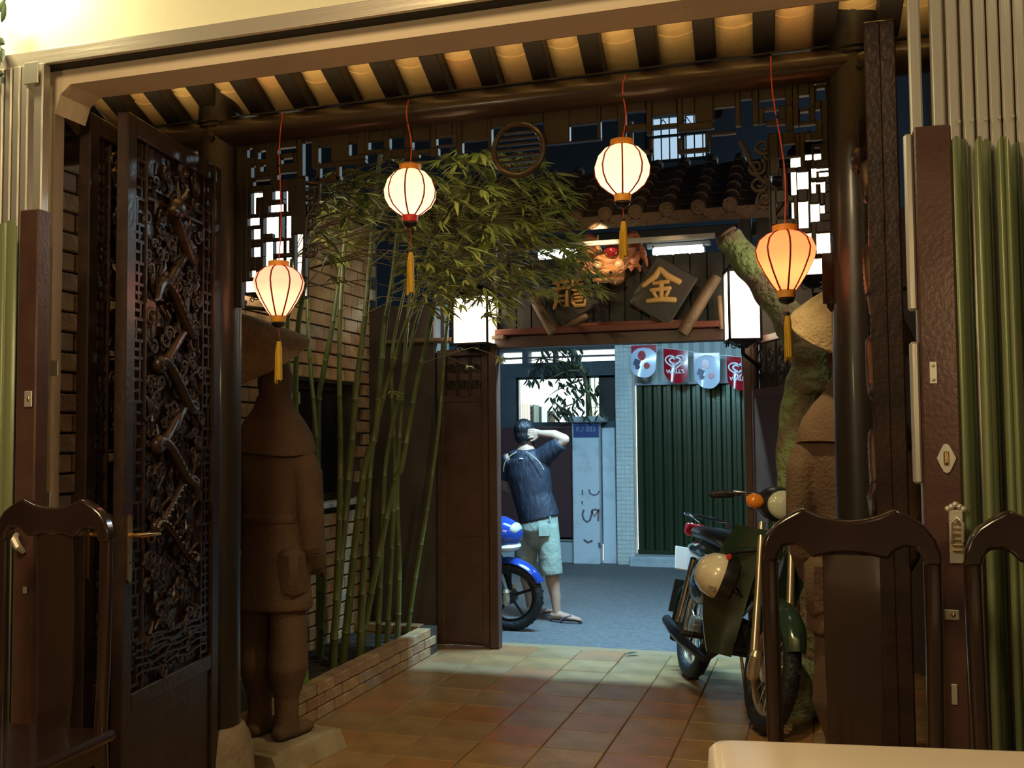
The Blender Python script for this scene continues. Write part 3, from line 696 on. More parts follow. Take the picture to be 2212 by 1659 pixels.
c = pp(2066, 1150); hd = MB(); hd.cbox(c+V((0, 0, -.01)), (.030, .006, .12), .004)
for k in range(5): hd.ball(c+V((-.016+.008*k, 0, .052+.005*(2-abs(k-2)))), (.007, .005, .007), 8, 6)
hp = obj('pull_handle', hd, T['plate'], fr_, smooth=False, label='pale ribbed pull handle')
obj('pull_arch', MB().tube([c+V((-.012, -.006, -.02)), c+V((-.012, -.012, .022)), c+V((0, -.014, .034)), c+V((.012, -.012, .022)), c+V((.012, -.006, -.02))], .004, 8), T['plate'], hp)
for k in range(6): obj('grip_rib', MB().cbox(c+V((0, -.006, .02-.012*k)), (.02, .006, .004), .001), T['brass'], hp, smooth=False)
c = pp(2056, 1328); obj('latch_plate', MB().cbox(c, (.030, .005, .022), .001), T['plate'], fr_, smooth=False); obj('latch_screw', MB().ball(c+V((.002, -.003, 0)), (.006, .003, .006), 8, 6), T['brass'], fr_)
c = pp(2062, 1500); obj('latch_plate', MB().cbox(c, (.012, .005, .045), .001), T['plate'], fr_, smooth=False)
for i, (px, bk_, w) in enumerate([(2060,0,.028),(2088,1,.036),(2112,0,.022),(2138,1,.036),(2160,0,.018),(2176,0,.016),(2200,1,.036),(2224,0,.024),(2250,1,.036),(2275,0,.03)]):
    p = PY(px+6, 500, 2.45); gpanel(p.x, FGZ, PY(px, 300 if not bk_ else 292, 2.45).z, fr_, w, 2.448+(.055 if bk_ else 0), .9 if bk_ else -.1, .010, -.012 if i % 2 else .012)
for px in (2071, 2100, 2129, 2158, 2187):
    obj('rivet', MB().tube([PY(px, 262-.1*(px-2071), 2.507), PY(px, 262-.1*(px-2071), 2.512)], .0045, 8), T['plate'], fr_)
fl_ = thing('folding_gate', 'folded green accordion shop gate with brown lock post left of the opening', 'gate', (-2.45, YG, FGZ), 'accordion shop gates')
for a, b in ((-24,-10),(-6,8),(12,26),(29,44),(47,62),(74,94)):
    p0, p1 = PY(a, 250, YG), PY(b, 250, YG); channel((p0.x+p1.x)/2, FGZ, 2.775, fl_, p1.x-p0.x)
a0, a1 = PY(38, 700, 2.41), PY(79, 700, 2.41)
zt = PY(60, 452, 2.41).z
yb_ = a1.x/PY(108, 700, 1).x
obj('lock_post', MB().cbox(((a0.x+a1.x)/2, (2.41+yb_)/2, (FGZ+zt)/2), (a1.x-a0.x, yb_-2.41, zt-FGZ), .004), T['brownpost'], fl_, smooth=False, label='brown enamelled lock post')
def pl_(px, py): return PY(px, py, 2.405)
c = pl_(61, 862); obj('lock_plate', MB().cbox(c, (.028, .005, .048), .002), T['plate'], fl_, smooth=False); obj('keyhole', MB().ball(c+V((.003, -.003, 0)), (.005, .003, .009), 8, 6), T['brass'], fl_)
c = pl_(54, 1275); obj('lock_plate', MB().cbox(c, (.016, .005, .02), .002), T['plate'], fl_, smooth=False)
c = pl_(42, 1170); obj('pull_handle', MB().tube([c+V((-.01, 0, .02)), c+V((0, -.02, .01)), c+V((.012, -.02, -.012)), c+V((.016, 0, -.03))], [.008, .012, .012, .007], 8), T['plate'], fl_)
c = PY(68, 158, 2.50); obj('top_bracket', MB().cbox(c, (.055, .006, .07), .002), T['steel'], fl_, smooth=False)
c = PY(95, 1078, 2.5); obj('floor_latch', MB().cbox(c, (.05, .006, .05), .002), T['plate'], fl_, smooth=False)
c = PY(118, 795, 2.598); obj('strike_plate', MB().cbox(c, (.028, .004, .05), .001), T['plate'], fl_, smooth=False)
for i, (px, bk_, w) in enumerate([(22,0,.05),(-12,1,.04),(-40,0,.05),(-70,1,.04),(-100,0,.05)]):
    p = PY(px, 700, 2.44); gpanel(p.x, FGZ, PY(px, 478, 2.44).z, fl_, w, 2.44+(.035 if bk_ else 0), .3 if bk_ else -.25, .012)

# ------------------------------------------------------------------ chairs and table
def chair(lab, loc, rot=0):
    t = thing('dining_chair', lab, 'chair', (0, 0, 0), 'dark wooden dining chairs by the gates')
    half = [(.0, 1.045), (.03, 1.048), (.06, 1.056), (.092, 1.071), (.105, 1.066), (.130, 1.052), (.152, 1.036), (.170, 1.012), (.179, .985), (.181, .955), (.147, .955), (.143, .975), (.132, .990), (.108, .992), (.092, .984), (.076, .965), (.062, .969), (.03, .976), (0, .978)]
    poly = half+[(-x, z) for x, z in half[-2:0:-1]]
    obj('crest_rail', MB().prism(poly, -.017, .017), T['chairw'], t, smooth=True, ang=30, bev=.007)
    for s in (-1, 1):
        obj('back_leg', MB().tube([(s*.164, 0, .965), (s*.163, .0, .80), (s*.160, 0, .62), (s*.156, -.005, .45), (s*.155, .015, .22), (s*.157, .05, 0)], [(.018, .016), (.018, .016), (.0175, .016), (.018, .017), (.017, .016), (.015, .015)], 10, side=(1, 0, 0)), T['chairw'], t)
        obj('front_leg', MB().tube([(s*.175, -.37, .43), (s*.175, -.37, .2), (s*.175, -.375, 0)], [.02, .018, .015], 10), T['chairw'], t)
        obj('side_stretcher', MB().tube([(s*.166, -.37, .16), (s*.156, .02, .16)], .011, 8), T['chairw'], t)
    sp = MB(); rs = []
    for i in range(9):
        u = i/8; z = .975-.53*u; w = .058-.010*u+.004*math.sin(u*math.pi); y = .012*math.sin(u*math.pi)
        rs.append([V((.004+x*w, y+yy, z)) for x, yy in ((-1, -.006), (-.5, -.010), (.5, -.010), (1, -.006), (1, .006), (-1, .006))])
    obj('splat', sp.rings(rs), T['chairw'], t, bev=.002)
    obj('seat', MB().cbox((0, -.19, .445), (.40, .40, .03), .010), T['chairw'], t, smooth=False, bev=.004)
    obj('seat_apron', MB().cbox((0, -.19, .405), (.35, .36, .05), .004), T['chairw'], t, smooth=False)
    t.location = loc; t.rotation_euler = (0, 0, rot)
    return t
CY_ = 2.24
chair('dark rosewood chair with horned crest and wide splat behind the white table', (PY(1832, 1113, CY_).x, CY_, .35))
chair('dark rosewood chair cut by the picture edge before the right green gate', (PY(2212+10, 1113, CY_+.02).x+.055, CY_+.0, .35), -.06)
chair('dark rosewood chair standing before the left folding gate and carved doors', (PY(118, 1115, CY_).x, CY_, .35), .06)
tb = thing('dining_table', 'dining table under a pale cloth in the near corner', 'table', (.5, 1.2, .35))
A = PG(1532, 1592, 1.1); Bq = PG(2212, 1618, 1.1); dx = (Bq-A).normalized(); dy = V((-dx.y, dx.x, 0))
ctr = A+dx*.75-dy*.45; rot = M.Rotation(math.atan2(dx.y, dx.x), 3, 'Z')
cl = MB()
def rr(hx, hy, r, z, n=6):
    out = []
    for cx, cy, a0 in ((hx-r, hy-r, 0), (-hx+r, hy-r, 90), (-hx+r, -hy+r, 180), (hx-r, -hy+r, 270)):
        for i in range(n+1):
            a = math.radians(a0+90*i/n); out.append(V((cx+r*math.cos(a), cy+r*math.sin(a), z)))
    return [V((ctr.x, ctr.y, 0))+rot @ p for p in out]
cl.rings([rr(.765, .465, .04, .87), rr(.76, .46, .038, .95), rr(.755, .455, .036, 1.05), rr(.752, .452, .034, 1.090), rr(.745, .445, .03, 1.098), rr(.735, .435, .03, 1.1)])
obj('tablecloth', cl, T['cloth'], tb, label='pale glossy tablecloth')
for sx in (-1, 1):
    for sy in (-1, 1):
        p = V((ctr.x, ctr.y, 0))+rot @ V((sx*.66, sy*.36, 0)); obj('table_leg', MB().cbox((p.x, p.y, .71), (.05, .05, .72), .005, rot), T['chairw'], tb, smooth=False)
# trailing vine at the top corner of the room
vn = thing('hanging_vine', 'dark trailing vine leaves at the upper corner beside the bright wall', 'plant', PY(2, 100, 2.50))
vs = MB().tube([PY(-14, -10, 2.5), PY(-2, 60, 2.49), PY(0, 130, 2.5), PY(-6, 175, 2.5)], .003, 6); obj('stem', vs, T['twig'], vn)
for px, py, a in ((4, 12, .6), (8, 28, 1.0), (2, 90, -.5), (5, 120, -1.2), (-2, 160, -.2)):
    p = PY(px, py, 2.49); d = V((math.cos(a), -.3, math.sin(a)))
    obj('leaf', MB().rings([[p+d*u+V((-d.z, 0, d.x)).normalized()*w*s_+V((0, -.004*(1-abs(s_)), 0)) for s_ in (-1, -.3, .3, 1)] for u, w in ((-.03, .001), (-.015, .011), (0, .013), (.018, .008), (.03, .001))], False), T['treeleaf'], vn)
# ================================================================== COURTYARD
# planter of bricks
XP = -2.74
pt = thing('brick_planter', 'low brick planter along the side wall holding soil and bamboo', 'planter', (XP, 5.6, 0))
obj('soil', MB().box2((XW+.005, 4.5, .0), (XP-.10, 6.82, .13)), T['soil'], pt, smooth=False)
pb = mesh('brick', MB().cbox((0, 0, 0), (.10, .205, .062), .006), False); pb.materials.append(T['brick'])
for c in range(3):
    for k in range(12):
        y = 4.55+.212*k+(.1 if c % 2 else 0)
        if y > 6.86: continue
        piece('brick', pb, pt, (XP-.05+random.uniform(-.003, .003), y, .033+.067*c))
    for k in range(3): piece('brick', pb, pt, (XP-.20-.212*k+(.1 if c % 2 else 0)-.02, 6.88, .033+.067*c), (0, 0, math.pi/2))
obj('mortar_core', MB().box2((XP-.095, 4.46, 0), (XP-.008, 6.85, .19)).box2((XW+.005, 6.84, 0), (XP-.01, 6.92, .19)), T['mortar'], pt, smooth=False)

# ------------------------------------------------------------------ bamboo
lfm = []
for v in range(3):
    m = MB(); A = []
    for u, w in ((0, .06), (.06, .35), (.25, .9), (.45, 1), (.7, .72), (.88, .35), (1, .02)):
        dz = -(.12+.1*v)*u*u; A.append([V((u, -w*.075, dz-.012*w)), V((u, 0, dz+.0)), V((u, w*.075, dz-.012*w))])
    vs = [p for r in A for p in r]; fs = []
    for i in range(len(A)-1):
        for j in range(2): fs.append((3*i+j, 3*i+j+1, 3*i+j+4, 3*i+j+3))
    m.add(vs, fs); me = mesh('leaf', m, True, 80); me.materials.append(T['leaf']); lfm.append((me, m))
STALKS = [
 ([(690,1440),(700,1230),(690,1059),(682,922),(669,770),(664,640),(668,520)], 5.95, .017, 'culm', 'thin bamboo stalk nearest the left statue, bowed to the left'),
 ([(660,1430),(640,1000),(642,736),(659,601),(663,500),(668,395)], 5.1, .019, 'culm2', 'bright green bamboo stalk passing in front of the left wall lamp'),
 ([(650,1420),(632,1000),(621,736),(625,662),(630,560)], 5.2, .016, 'culm2', 'bright green bamboo stalk rising just behind the left statue hat'),
 ([(692,1410),(687,922),(699,804),(716,716),(733,598),(752,480),(775,380)], 6.0, .021, 'culm', 'bamboo stalk fanning right from behind the left statue shoulder'),
 ([(720,1440),(735,1040),(733,804),(735,690),(742,560),(748,470)], 5.7, .019, 'culm', 'straight dark bamboo stalk, second upright one from the statue'),
 ([(715,1430),(756,1006),(770,837),(787,702),(800,551),(812,420),(822,330)], 5.8, .022, 'culm', 'tall thick bamboo stalk leaning right, crossing the wall bricks'),
 ([(740,1420),(783,1040),(810,939),(821,821),(831,702),(848,601),(862,470)], 5.9, .023, 'culm', 'thick pale green bamboo stalk in the middle of the clump'),
 ([(775,1420),(800,1006),(824,871),(854,770),(895,645),(935,520)], 5.95, .020, 'culm', 'bamboo stalk leaning strongly right below the cream round lantern'),
 ([(776,1413),(798,1301),(851,1047),(868,1006),(898,837),(922,736),(950,600)], 6.05, .020, 'culm', 'bamboo stalk leaning right in front of the brown gate leaf'),
 ([(835,1390),(852,1040),(846,840),(850,740),(880,600)], 6.4, .016, 'culm', 'slim bamboo stalk standing upright at the back of the clump'),
 ([(858,1376),(862,1226),(858,1047),(872,800),(885,640),(900,500)], 6.6, .018, 'culm', 'upright bamboo stalk beside the left edge of the gate leaf'),
 ([(879,1368),(892,1282),(929,1059),(949,905),(966,702),(985,560)], 6.75, .015, 'culm', 'thin shiny bamboo stalk farthest right, across the gate leaf'),
 ([(815,1400),(826,1150),(836,980),(880,780),(915,650),(1000,500)], 6.25, .017, 'culm', 'bamboo stalk bending right toward the gate lamp at its top')]
stalks = []
def smooth_path(pts, n):
    out = []
    for i in range(len(pts)-1):
        p0 = pts[max(i-1, 0)]; p1 = pts[i]; p2 = pts[i+1]; p3 = pts[min(i+2, len(pts)-1)]
        for k in range(n):
            u = k/n; out.append(.5*((2*p1)+(p2-p0)*u+(2*p0-5*p1+4*p2-p3)*u*u+(3*p1-p0-3*p2+p3)*u**3))
    return out+[pts[-1]]
for pl, y0, r, mt, lab in STALKS:
    pts = []
    for i, p in enumerate(pl):
        q = PY(p[0], p[1], y0-.0)
        pts.append(q)
    pts[0] = V((pts[0].x, pts[0].y, .10))
    pts = smooth_path(pts, 6)
    t = thing('bamboo_stalk', lab, 'bamboo', pts[0], 'bamboo stalks in the planter')
    L = [0]
    for i in range(1, len(pts)): L.append(L[-1]+(pts[i]-pts[i-1]).length)
    cuts = [(l, 1.0) for l in L]; s = .22
    while s < L[-1]-.02: cuts += [(s-.008, .97), (s-.004, 1.12), (s, 1.17), (s+.004, 1.10), (s+.008, .97)]; s += .24+.05*(s/L[-1])
    cuts.sort(); PP = []; RR = []
    for l, k in cuts:
        l = max(0, min(l, L[-1])); i = min(max(j for j in range(len(L)) if L[j] <= l+1e-9), len(pts)-2); u = (l-L[i])/max(L[i+1]-L[i], 1e-6)
        PP.append(pts[i].lerp(pts[i+1], u)); RR.append(r*(1-.45*l/L[-1])*k)
    obj('culm', MB().tube(PP, [1.18*q for q in RR], 12), T[mt], t)
    stalks.append((t, pts, [], []))
def inpoly(x, y, P):
    c = False
    for i in range(len(P)):
        x1, y1 = P[i]; x2, y2 = P[i-1]
        if (y1 > y) != (y2 > y) and x < (x2-x1)*(y-y1)/(y2-y1)+x1: c = not c
    return c
REG = [(672,410),(720,370),(800,372),(900,340),(985,318),(1060,300),(1150,330),(1215,380),(1232,470),(1262,540),(1306,600),(1290,645),(1215,615),(1130,650),(1070,700),(1010,640),(960,700),(915,660),(868,560),(840,500),(790,470),(760,560),(700,570),(672,520)]
random.seed(21)
clusters = []
while len(clusters) < 640:
    x = random.uniform(660, 1310); y = random.uniform(295, 720)
    if not inpoly(x, y, REG): continue
    dep = random.uniform(4.9, 6.7) if x < 1080 else random.uniform(5.8, 6.75)
    clusters.append((x, y, dep, random.uniform(.10, .185)))
# a few near, bright, well-readable sprays taken from the photograph
clusters += [(728,415,4.75,.17),(712,548,4.75,.16),(705,405,4.8,.15),(688,500,4.8,.13),(940,520,4.9,.17),(960,400,4.9,.16),(1010,350,5.0,.19),(845,845,6.1,.11),(1060,620,6.3,.17),(1100,640,6.4,.17),(1120,600,6.4,.18),(1010,790,6.5,.10),(1180,585,6.5,.17),(1230,575,6.6,.16),(1262,592,6.6,.14),(880,470,5.0,.15),(930,440,5.0,.15),(1080,770,6.9,.13),(1150,640,6.5,.17)]
clusters += [(700,440,4.7,.18),(745,470,4.75,.17),(790,420,4.8,.18),(765,395,4.85,.16),(830,400,4.9,.17),(720,600,4.9,.15),(1040,330,5.0,.20),(985,430,4.9,.20),(1060,400,5.1,.18),(915,560,5.0,.19),(985,560,5.2,.18),(1030,540,5.3,.18),(1000,640,6.0,.19),(1045,680,6.3,.18),(1160,620,6.3,.20),(1090,590,6.2,.2),(1140,520,6.2,.2),(1200,480,6.3,.18),(1215,540,6.4,.2),(1250,620,6.5,.17),(1285,615,6.55,.15)]
near0 = len(clusters)-40
def leafm(p, d, up, ln, wd):
    x = d.normalized(); y = up.cross(x)
    if y.length < 1e-3: y = x.orthogonal()
    y.normalize(); z = x.cross(y)
    return M(((x.x*ln, y.x*ln*wd, z.x*ln, p.x), (x.y*ln, y.y*ln*wd, z.y*ln, p.y), (x.z*ln, y.z*ln*wd, z.z*ln, p.z), (0, 0, 0, 1)))
for ci, (x, y, dep, ln) in enumerate(clusters):
    p = PY(x, y, dep)
    while p.x < XW+.20: dep -= .1; p = PY(x, y, dep)
    k = min(range(len(stalks)), key=lambda q: min((a-p).length for a in stalks[q][1])+random.uniform(0, .35))
    t, pts, big, small = stalks[k]
    j = min(range(len(pts)), key=lambda q: (pts[q]-p-V((0, 0, -.05))).length); a = pts[j]
    tw = MB()
    if (a-p).length < .9: small.append(('t', [a, a.lerp(p, .5)+V((0, 0, .06)), p]))
    hd = random.uniform(-.5, .5)+(0.25 if x > 900 else 0); n = random.randint(5, 8)
    base = V((math.cos(hd)*(1 if random.random() < .72 or x > 1100 else -1), random.uniform(-.7, .5), random.uniform(-.75, .15))).normalized()
    if ci >= near0: base = V((random.choice((1, 1, .5)), -.5, random.uniform(-.6, .1))).normalized(); n = 9
    sd = base.cross(V((0, 0, 1))).normalized(); up = sd.cross(base)
    for q in range(n):
        f = -1+2*q/(n-1)+random.uniform(-.12, .12); d = (base+sd*f*(1.0 if ci < near0 else 1.5)+up*random.uniform(-.25, .35)).normalized()
        l = ln*random.uniform(.75, 1.15)*(1-.2*abs(f)); mm = leafm(p, d, V((0, 0, 1))+V((random.uniform(-.4, .4), random.uniform(-.4, .4), 0)), l, random.uniform(.8, 1.25))
        (big if (ci >= near0 or (q % 2 == 0 and len(big) < 20 and ln > .12)) else small).append(('l', mm))
for t, pts, big, small in stalks:
    o0 = WL[t.name]
    for n, (_, mm) in enumerate(big[:290]):
        o = bpy.data.objects.new('leaf', lfm[n % 3][0]); COL.objects.link(o); o.parent = t
        mm = mm.copy(); mm.translation -= o0; o.matrix_local = mm
    fo = MB(); tw = MB()
    for kind, v in small:
        if kind == 't': tw.tube(v, [.0035, .0028, .0018], 5)
        else:
            src = lfm[random.randint(0, 2)][1]; fo.add([v @ p for p in src.v], src.f)
    if fo.v: o = obj('foliage', fo, T['leaf2'], t, ang=80); o['kind'] = 'stuff'
    if tw.v: o = obj('twigs', tw, T['twig'], t); o['kind'] = 'stuff'
random.seed(5)

# ------------------------------------------------------------------ statues with conical hats (seen from behind)
def statue(lab, loc, side, rot):
    """side=+1: hat tips and weight as on the left figure; -1 mirrors it"""
    t = thing('stone_statue', lab, 'statue', (0, 0, 0), 'statues flanking the courtyard')
    s = side; b = MB()
    zb = .10
    for q in (-1, 1):
        b.tube([(q*.085, 0, zb+.03), (q*.085, .0, zb+.14), (q*.088, 0, zb+.28)], [(.062, .066), (.058, .062), (.066, .07)], 14)
        b.tube([(q*.088, 0, zb+.26), (q*.095, -.005, zb+.35), (q*.095, 0, zb+.50), (q*.09, 0, zb+.72)], [(.076, .084), (.100, .110), (.088, .098), (.086, .098)], 16, round_=True)
        b.tube([(q*.085, -.05, zb+.035), (q*.087, .06, zb+.035), (q*.09, .15, zb+.028)], [(.05, .038), (.058, .04), (.05, .028)], 12, side=(1, 0, 0), round_=True)
    # coat: hem, skirt, waist, back, shoulders
    cs = [(.665, .214, .160), (.70, .214, .160), (.85, .192, .142), (1.02, .165, .122), (1.13, .160, .118), (1.28, .182, .13), (1.42, .205, .128), (1.53, .205, .118), (1.60, .165, .10), (1.66, .105, .085), (1.72, .078, .075), (1.80, .07, .07)]
    b.rings([[V((rx*math.cos(2*math.pi*j/28), ry*math.sin(2*math.pi*j/28), z+zb-.03)) for j in range(28)] for z, rx, ry in cs])
    for q in (-1, 1):
        b.tube([(q*.165, .0, 1.52), (q*.212, .01, 1.40), (q*.222, .015, 1.22), (q*.205, .05, 1.05), (q*.175, .11, .96)], [(.062, .062), (.068, .075), (.062, .07), (.062, .068), (.055, .055)], 14, round_=True)
        h = V((q*.16, .135, .93)); b.ball(h, (.04, .05, .045), 10, 8)
        for k in range(4): b.tube([h+V((q*(-.02+.0135*k), .03, -.02)), h+V((q*(-.022+.0135*k), .06, -.035)), h+V((q*(-.024+.0135*k), .05, -.06))], [.009, .009, .007], 6, round_=True)
        b.tube([h+V((-q*.03, .01, 0)), h+V((-q*.05, .035, -.01)), h+V((-q*.05, .055, -.02))], [.011, .01, .008], 6, round_=True)
    b.ball((0, .01, 1.86), (.085, .10, .12), 14, 10)
    b.tube([(0, .10, 1.87), (0, .125, 1.845)], [.012, .018], 8, round_=True)
    for q in (-1, 1): b.ball((q*.087, .0, 1.855), (.014, .024, .034), 8, 6)
    body = remesh(obj('body', b, T['terra'], t), .011, 5)
    cape = []
    for z, rx, ry in ((1.475, .238, .155), (1.50, .236, .153), (1.57, .212, .135), (1.63, .170, .112), (1.69, .112, .094), (1.75, .084, .083)):
        cape.append([V((rx*math.cos(2*math.pi*j/32), ry*math.sin(2*math.pi*j/32), z+.03+.012*math.sin(2*math.pi*j/32*2))) for j in range(32)])
    obj('shoulder_cape', MB().rings(cape), T['terra'], t)
    obj('belt', MB().rings([[V((rx*math.cos(2*math.pi*j/28), ry*math.sin(2*math.pi*j/28), z)) for j in range(28)] for z, rx, ry in ((1.16, .166, .123), (1.165, .170, .127), (1.20, .170, .127), (1.205, .166, .123))]), T['terra'], t)
    bag = MB().cbox((s*.155, -.05, .92), (.13, .12, .24), .03); obj('side_bag', bag, T['terra'], t)
    Rm = Euler((math.radians(29), math.radians(-12*s), 0)).to_matrix()
    Rh, Hh = .262, .27; hc = V((-.06 if s > 0 else .0, -.02, 1.965))
    prof = [(Rh*.98, -.010), (Rh, 0), (Rh*.985, .012), (Rh*.78, Hh*.30), (Rh*.5, Hh*.60), (Rh*.22, Hh*.88), (Rh*.07, Hh*1.0), (.006, Hh*1.03)]
    hat = MB().lathe(prof, 44, hc, rot=Rm)
    hat.lathe([(Rh*.97, -.008), (Rh*.6, Hh*.38), (.01, Hh*.85)], 30, hc, rot=Rm)
    ho = obj('conical_hat', hat, T['hat'], t, label='rough conical straw hat')
    obj('plinth', MB().prism([(-.25, 0), (-.20, .09), (.20, .09), (.25, 0)], -.24, .28).cbox((0, .02, .05), (.40, .44, .10), .01), T['stone'], t, smooth=False, label='grey stone plinth')
    t.location = loc; t.rotation_euler = (0, 0, rot)
    if s < 0: t.scale = (1, 1, 1.022)
    return t
sl = PY(592, 1000, 4.45); statue('brown stone figure in conical hat and coat beside the left pillar and bamboo', (sl.x-.0, 4.45, 0), 1, math.radians(-10))
sr = PY(1845, 1000, 4.45); statue('brown stone figure in conical hat half hidden behind the right pillar and chair', (sr.x, 4.45, 0), -1, math.radians(8))
bl = PG(560, 1512, 0)
bb = thing('plastic_bag', 'small blue plastic bag on the ground behind the left statue', 'bag', bl)
r_ = []
for z, w in ((0, .07), (.03, .085), (.09, .08), (.15, .06), (.18, .03)): r_.append([bl+V((w*(1+.12*math.sin(3*a))*math.cos(a), w*.7*math.sin(a), z)) for a in [2*math.pi*j/18 for j in range(18)]])
obj('bag_body', MB().rings(r_), T['bluebag'], bb)
for s in (-1, 1): obj('bag_handle', MB().torus(bl+V((s*.02, 0, .19)), .03, .006, 14, 6, RX90), T['bluebag'], bb)

# ------------------------------------------------------------------ lit lamp boxes
def lampbox(c, w, h, lab, watts, rot=0, col=(1, .84, .62), cap=True, name='wall_lantern', grp=None, arm=None, pm='paneE'):
    c = V(c); t = thing(name, lab, 'lamp', c, grp); R = M.Rotation(rot, 3, 'Z')
    q = lambda x, y, z: c+R @ V((x, y, z))
    for sx in (-1, 1):
        for sy in (-1, 1):
            obj('frame_post', MB().cbox(q(sx*w/2, sy*w/2, 0), (.016, .016, h), .002, R), T['iron'], t, smooth=False)
    for i in range(4):
        a = i*math.pi/2; Q = M.Rotation(rot+a, 3, 'Z'); n = Q @ V((0, -w/2+.004, 0))
        obj('glass_pane', MB().cbox(c+n, (w-.018, .004, h-.02), .0008, Q), T[pm], t, smooth=False)
        for zz in (-h/2, h/2): obj('frame_rail', MB().cbox(c+Q @ V((0, -w/2, zz)), (w, .018, .016), .002, Q), T['iron'], t, smooth=False)
        for s in (-1, 1):
            sc = MB().tube([c+Q @ V(p) for p in spiral((s*w*.22, -w/2, -h/2-.022), .026, .006, 1.2, 1.6, 16, s)], .0035, 6)
            obj('scroll_trim', sc, T['iron'], t)
    if cap: obj('lamp_roof', MB().lathe([(w*.78, h/2+.005), (w*.76, h/2+.02), (w*.4, h/2+.085), (.03, h/2+.12), (.012, h/2+.15)], 4, c, rot=M.Rotation(rot+math.pi/4, 3, 'Z')), T['iron'], t, smooth=False)
    obj('lamp_base', MB().lathe([(.03, -h/2-.05), (w*.35, -h/2-.03), (w*.62, -h/2-.005), (w*.62, -h/2+.0)], 4, c, rot=M.Rotation(rot+math.pi/4, 3, 'Z')), T['iron'], t, smooth=False)
    if arm: obj('bracket_arm', MB().tube([c+V((0, 0, -h/2-.03)), c+V((0, 0, -h/2-.09)), V(arm)+V((0, 0, -.04)), V(arm)], .013, 8), T['iron'], t)
    obj('lamp_bulb', MB().ball(c, .03), T['bulb'], t)
    l = light('lantern_lamp_light', 'POINT', c, watts, col, .09)
    return t
cL = PX(598, 530, -3.16); lampbox(cL, .27, .62, 'tall glowing lamp box on the brick wall behind the left statue hat', 15, arm=(XW+.0, cL.y, cL.z-.33))
cR = PY(1752, 472, 5.6); lampbox(cR, .21, .66, 'tall glowing lamp box seen through the right fretwork', 70, arm=(.75, cR.y, cR.z-.36))

# ------------------------------------------------------------------ street gate
YGT = 7.15
gt = thing('street_gate', 'brown metal double gate standing open to the street under a tiled roof', 'gate', (-1.5, YGT, 0))
gx0, gx1 = PY(1078, 1100, YGT).x, PY(1602, 700, YGT).x
zl0, zl1 = PY(1300, 744, YGT-.06).z, PY(1300, 718, YGT-.06).z
obj('post', MB().cbox((gx0-.03, YGT, 1.25), (.07, .09, 2.5), .006), T['gatebrown'], gt, smooth=False)
obj('post', MB().cbox((gx1+.04, YGT, 1.25), (.07, .09, 2.5), .006), T['gatebrown'], gt, smooth=False)
obj('lintel_beam', MB().cbox(((gx0+gx1)/2, YGT, (zl0+zl1)/2), (gx1-gx0+.05, .12, zl1-zl0), .005), T['gatebrown'], gt, smooth=False)
zr1 = PY(1300, 704, YGT-.08).z
obj('red_sill', MB().cbox(((gx0+gx1)/2, YGT-.03, (zl1+zr1)/2+.003), (gx1-gx0-.02, .16, zr1-zl1), .005), T['redbeam'], gt, smooth=False, label='red painted sill board')
bp = [(-.02, 0)]; 
arc = MB().prism([(gx0+.25, zr1)]+[(gx0+.25+(gx1-gx0-.5)*i/16, zr1+.045*math.sin(math.pi*i/16)**.6*(1-.35*math.sin(math.pi*i/16))) for i in range(1, 16)]+[(gx1-.25, zr1)], YGT-.06, YGT-.03)
obj('curved_trim', arc, T['redbeam'], gt, smooth=False)
xl0 = -3.10; ztop = 1.865; zg = zl0+.01
def scrolls(x0, x1, z0, z1, n, par, y, tf=None):
    w = (x1-x0)/n
    for i in range(n+1):
        m = MB().tube([(x0+w*i, y, z0), (x0+w*i, y, z1)], .007, 8); obj('grille_bar', m.xf(tf) if tf else m, T['iron'], par)
    for i in range(n):
        xm = x0+w*(i+.5)
        for s, zz in ((1, z0+(z1-z0)*.28), (-1, z0+(z1-z0)*.68)):
            m = MB().tube(spiral((xm, y, zz), w*.36, w*.06, 1.5, .5, 22, s), .0055, 6); obj('scroll', m.xf(tf) if tf else m, T['iron'], par)
def gleaf(x0, x1, par, tf=None):
    X = lambda m: m.xf(tf) if tf else m
    lf = obj('gate_leaf', X(MB().cbox(((x0+x1)/2, YGT, ztop/2+.005), (x1-x0, .035, ztop-.01), .004)), T['gatebrown'], par, smooth=False)
    for xx in (x0+.03, x1-.03): obj('leaf_stile', X(MB().cbox((xx, YGT, zg/2), (.055, .05, zg-.02), .005)), T['gatebrown'], lf, smooth=False)
    for zz in (.055, .85, ztop, zg-.03): obj('leaf_rail', X(MB().cbox(((x0+x1)/2, YGT, zz), (x1-x0-.06, .048, .05), .005)), T['gatebrown'], lf, smooth=False)
    scrolls(x0+.06, x1-.06, ztop+.02, zg-.05, 4 if x1-x0 > .5 else 3, lf, YGT, tf)
gleaf(xl0+.27, gx0-.07, gt)
obj('backing_sheet', MB().cbox(((xl0+.27+gx0-.07)/2, YGT+.03, (ztop+zg)/2), (gx0-xl0-.36, .008, zg-ztop-.02), .002), T['gatebrown'], gt, smooth=False)
hx = gx1+.07
tf = M.Translation((hx, YGT-.02, 0)) @ M.Rotation(math.radians(116), 4, 'Z') @ M.Translation((-hx, -YGT, 0))
gleaf(hx-.80, hx, gt, tf)
struct('wall_gate', MB().box2((-3.75, YGT-.06, -.1), (xl0+.26, YGT+.1, 2.6)).box2((gx1+.12, YGT-.04, -.1), (.95, YGT+.1, 3.1)), T['darkwall'], 'dark wall piers on both sides of the street gate', 'wall', smooth=False)
obj('ledge', MB().cbox(((xl0+gx0)/2-.02, YGT-.05, zl0+.075), (gx0-xl0+.22, .16, .03), .005), T['timber'], gt, smooth=False)
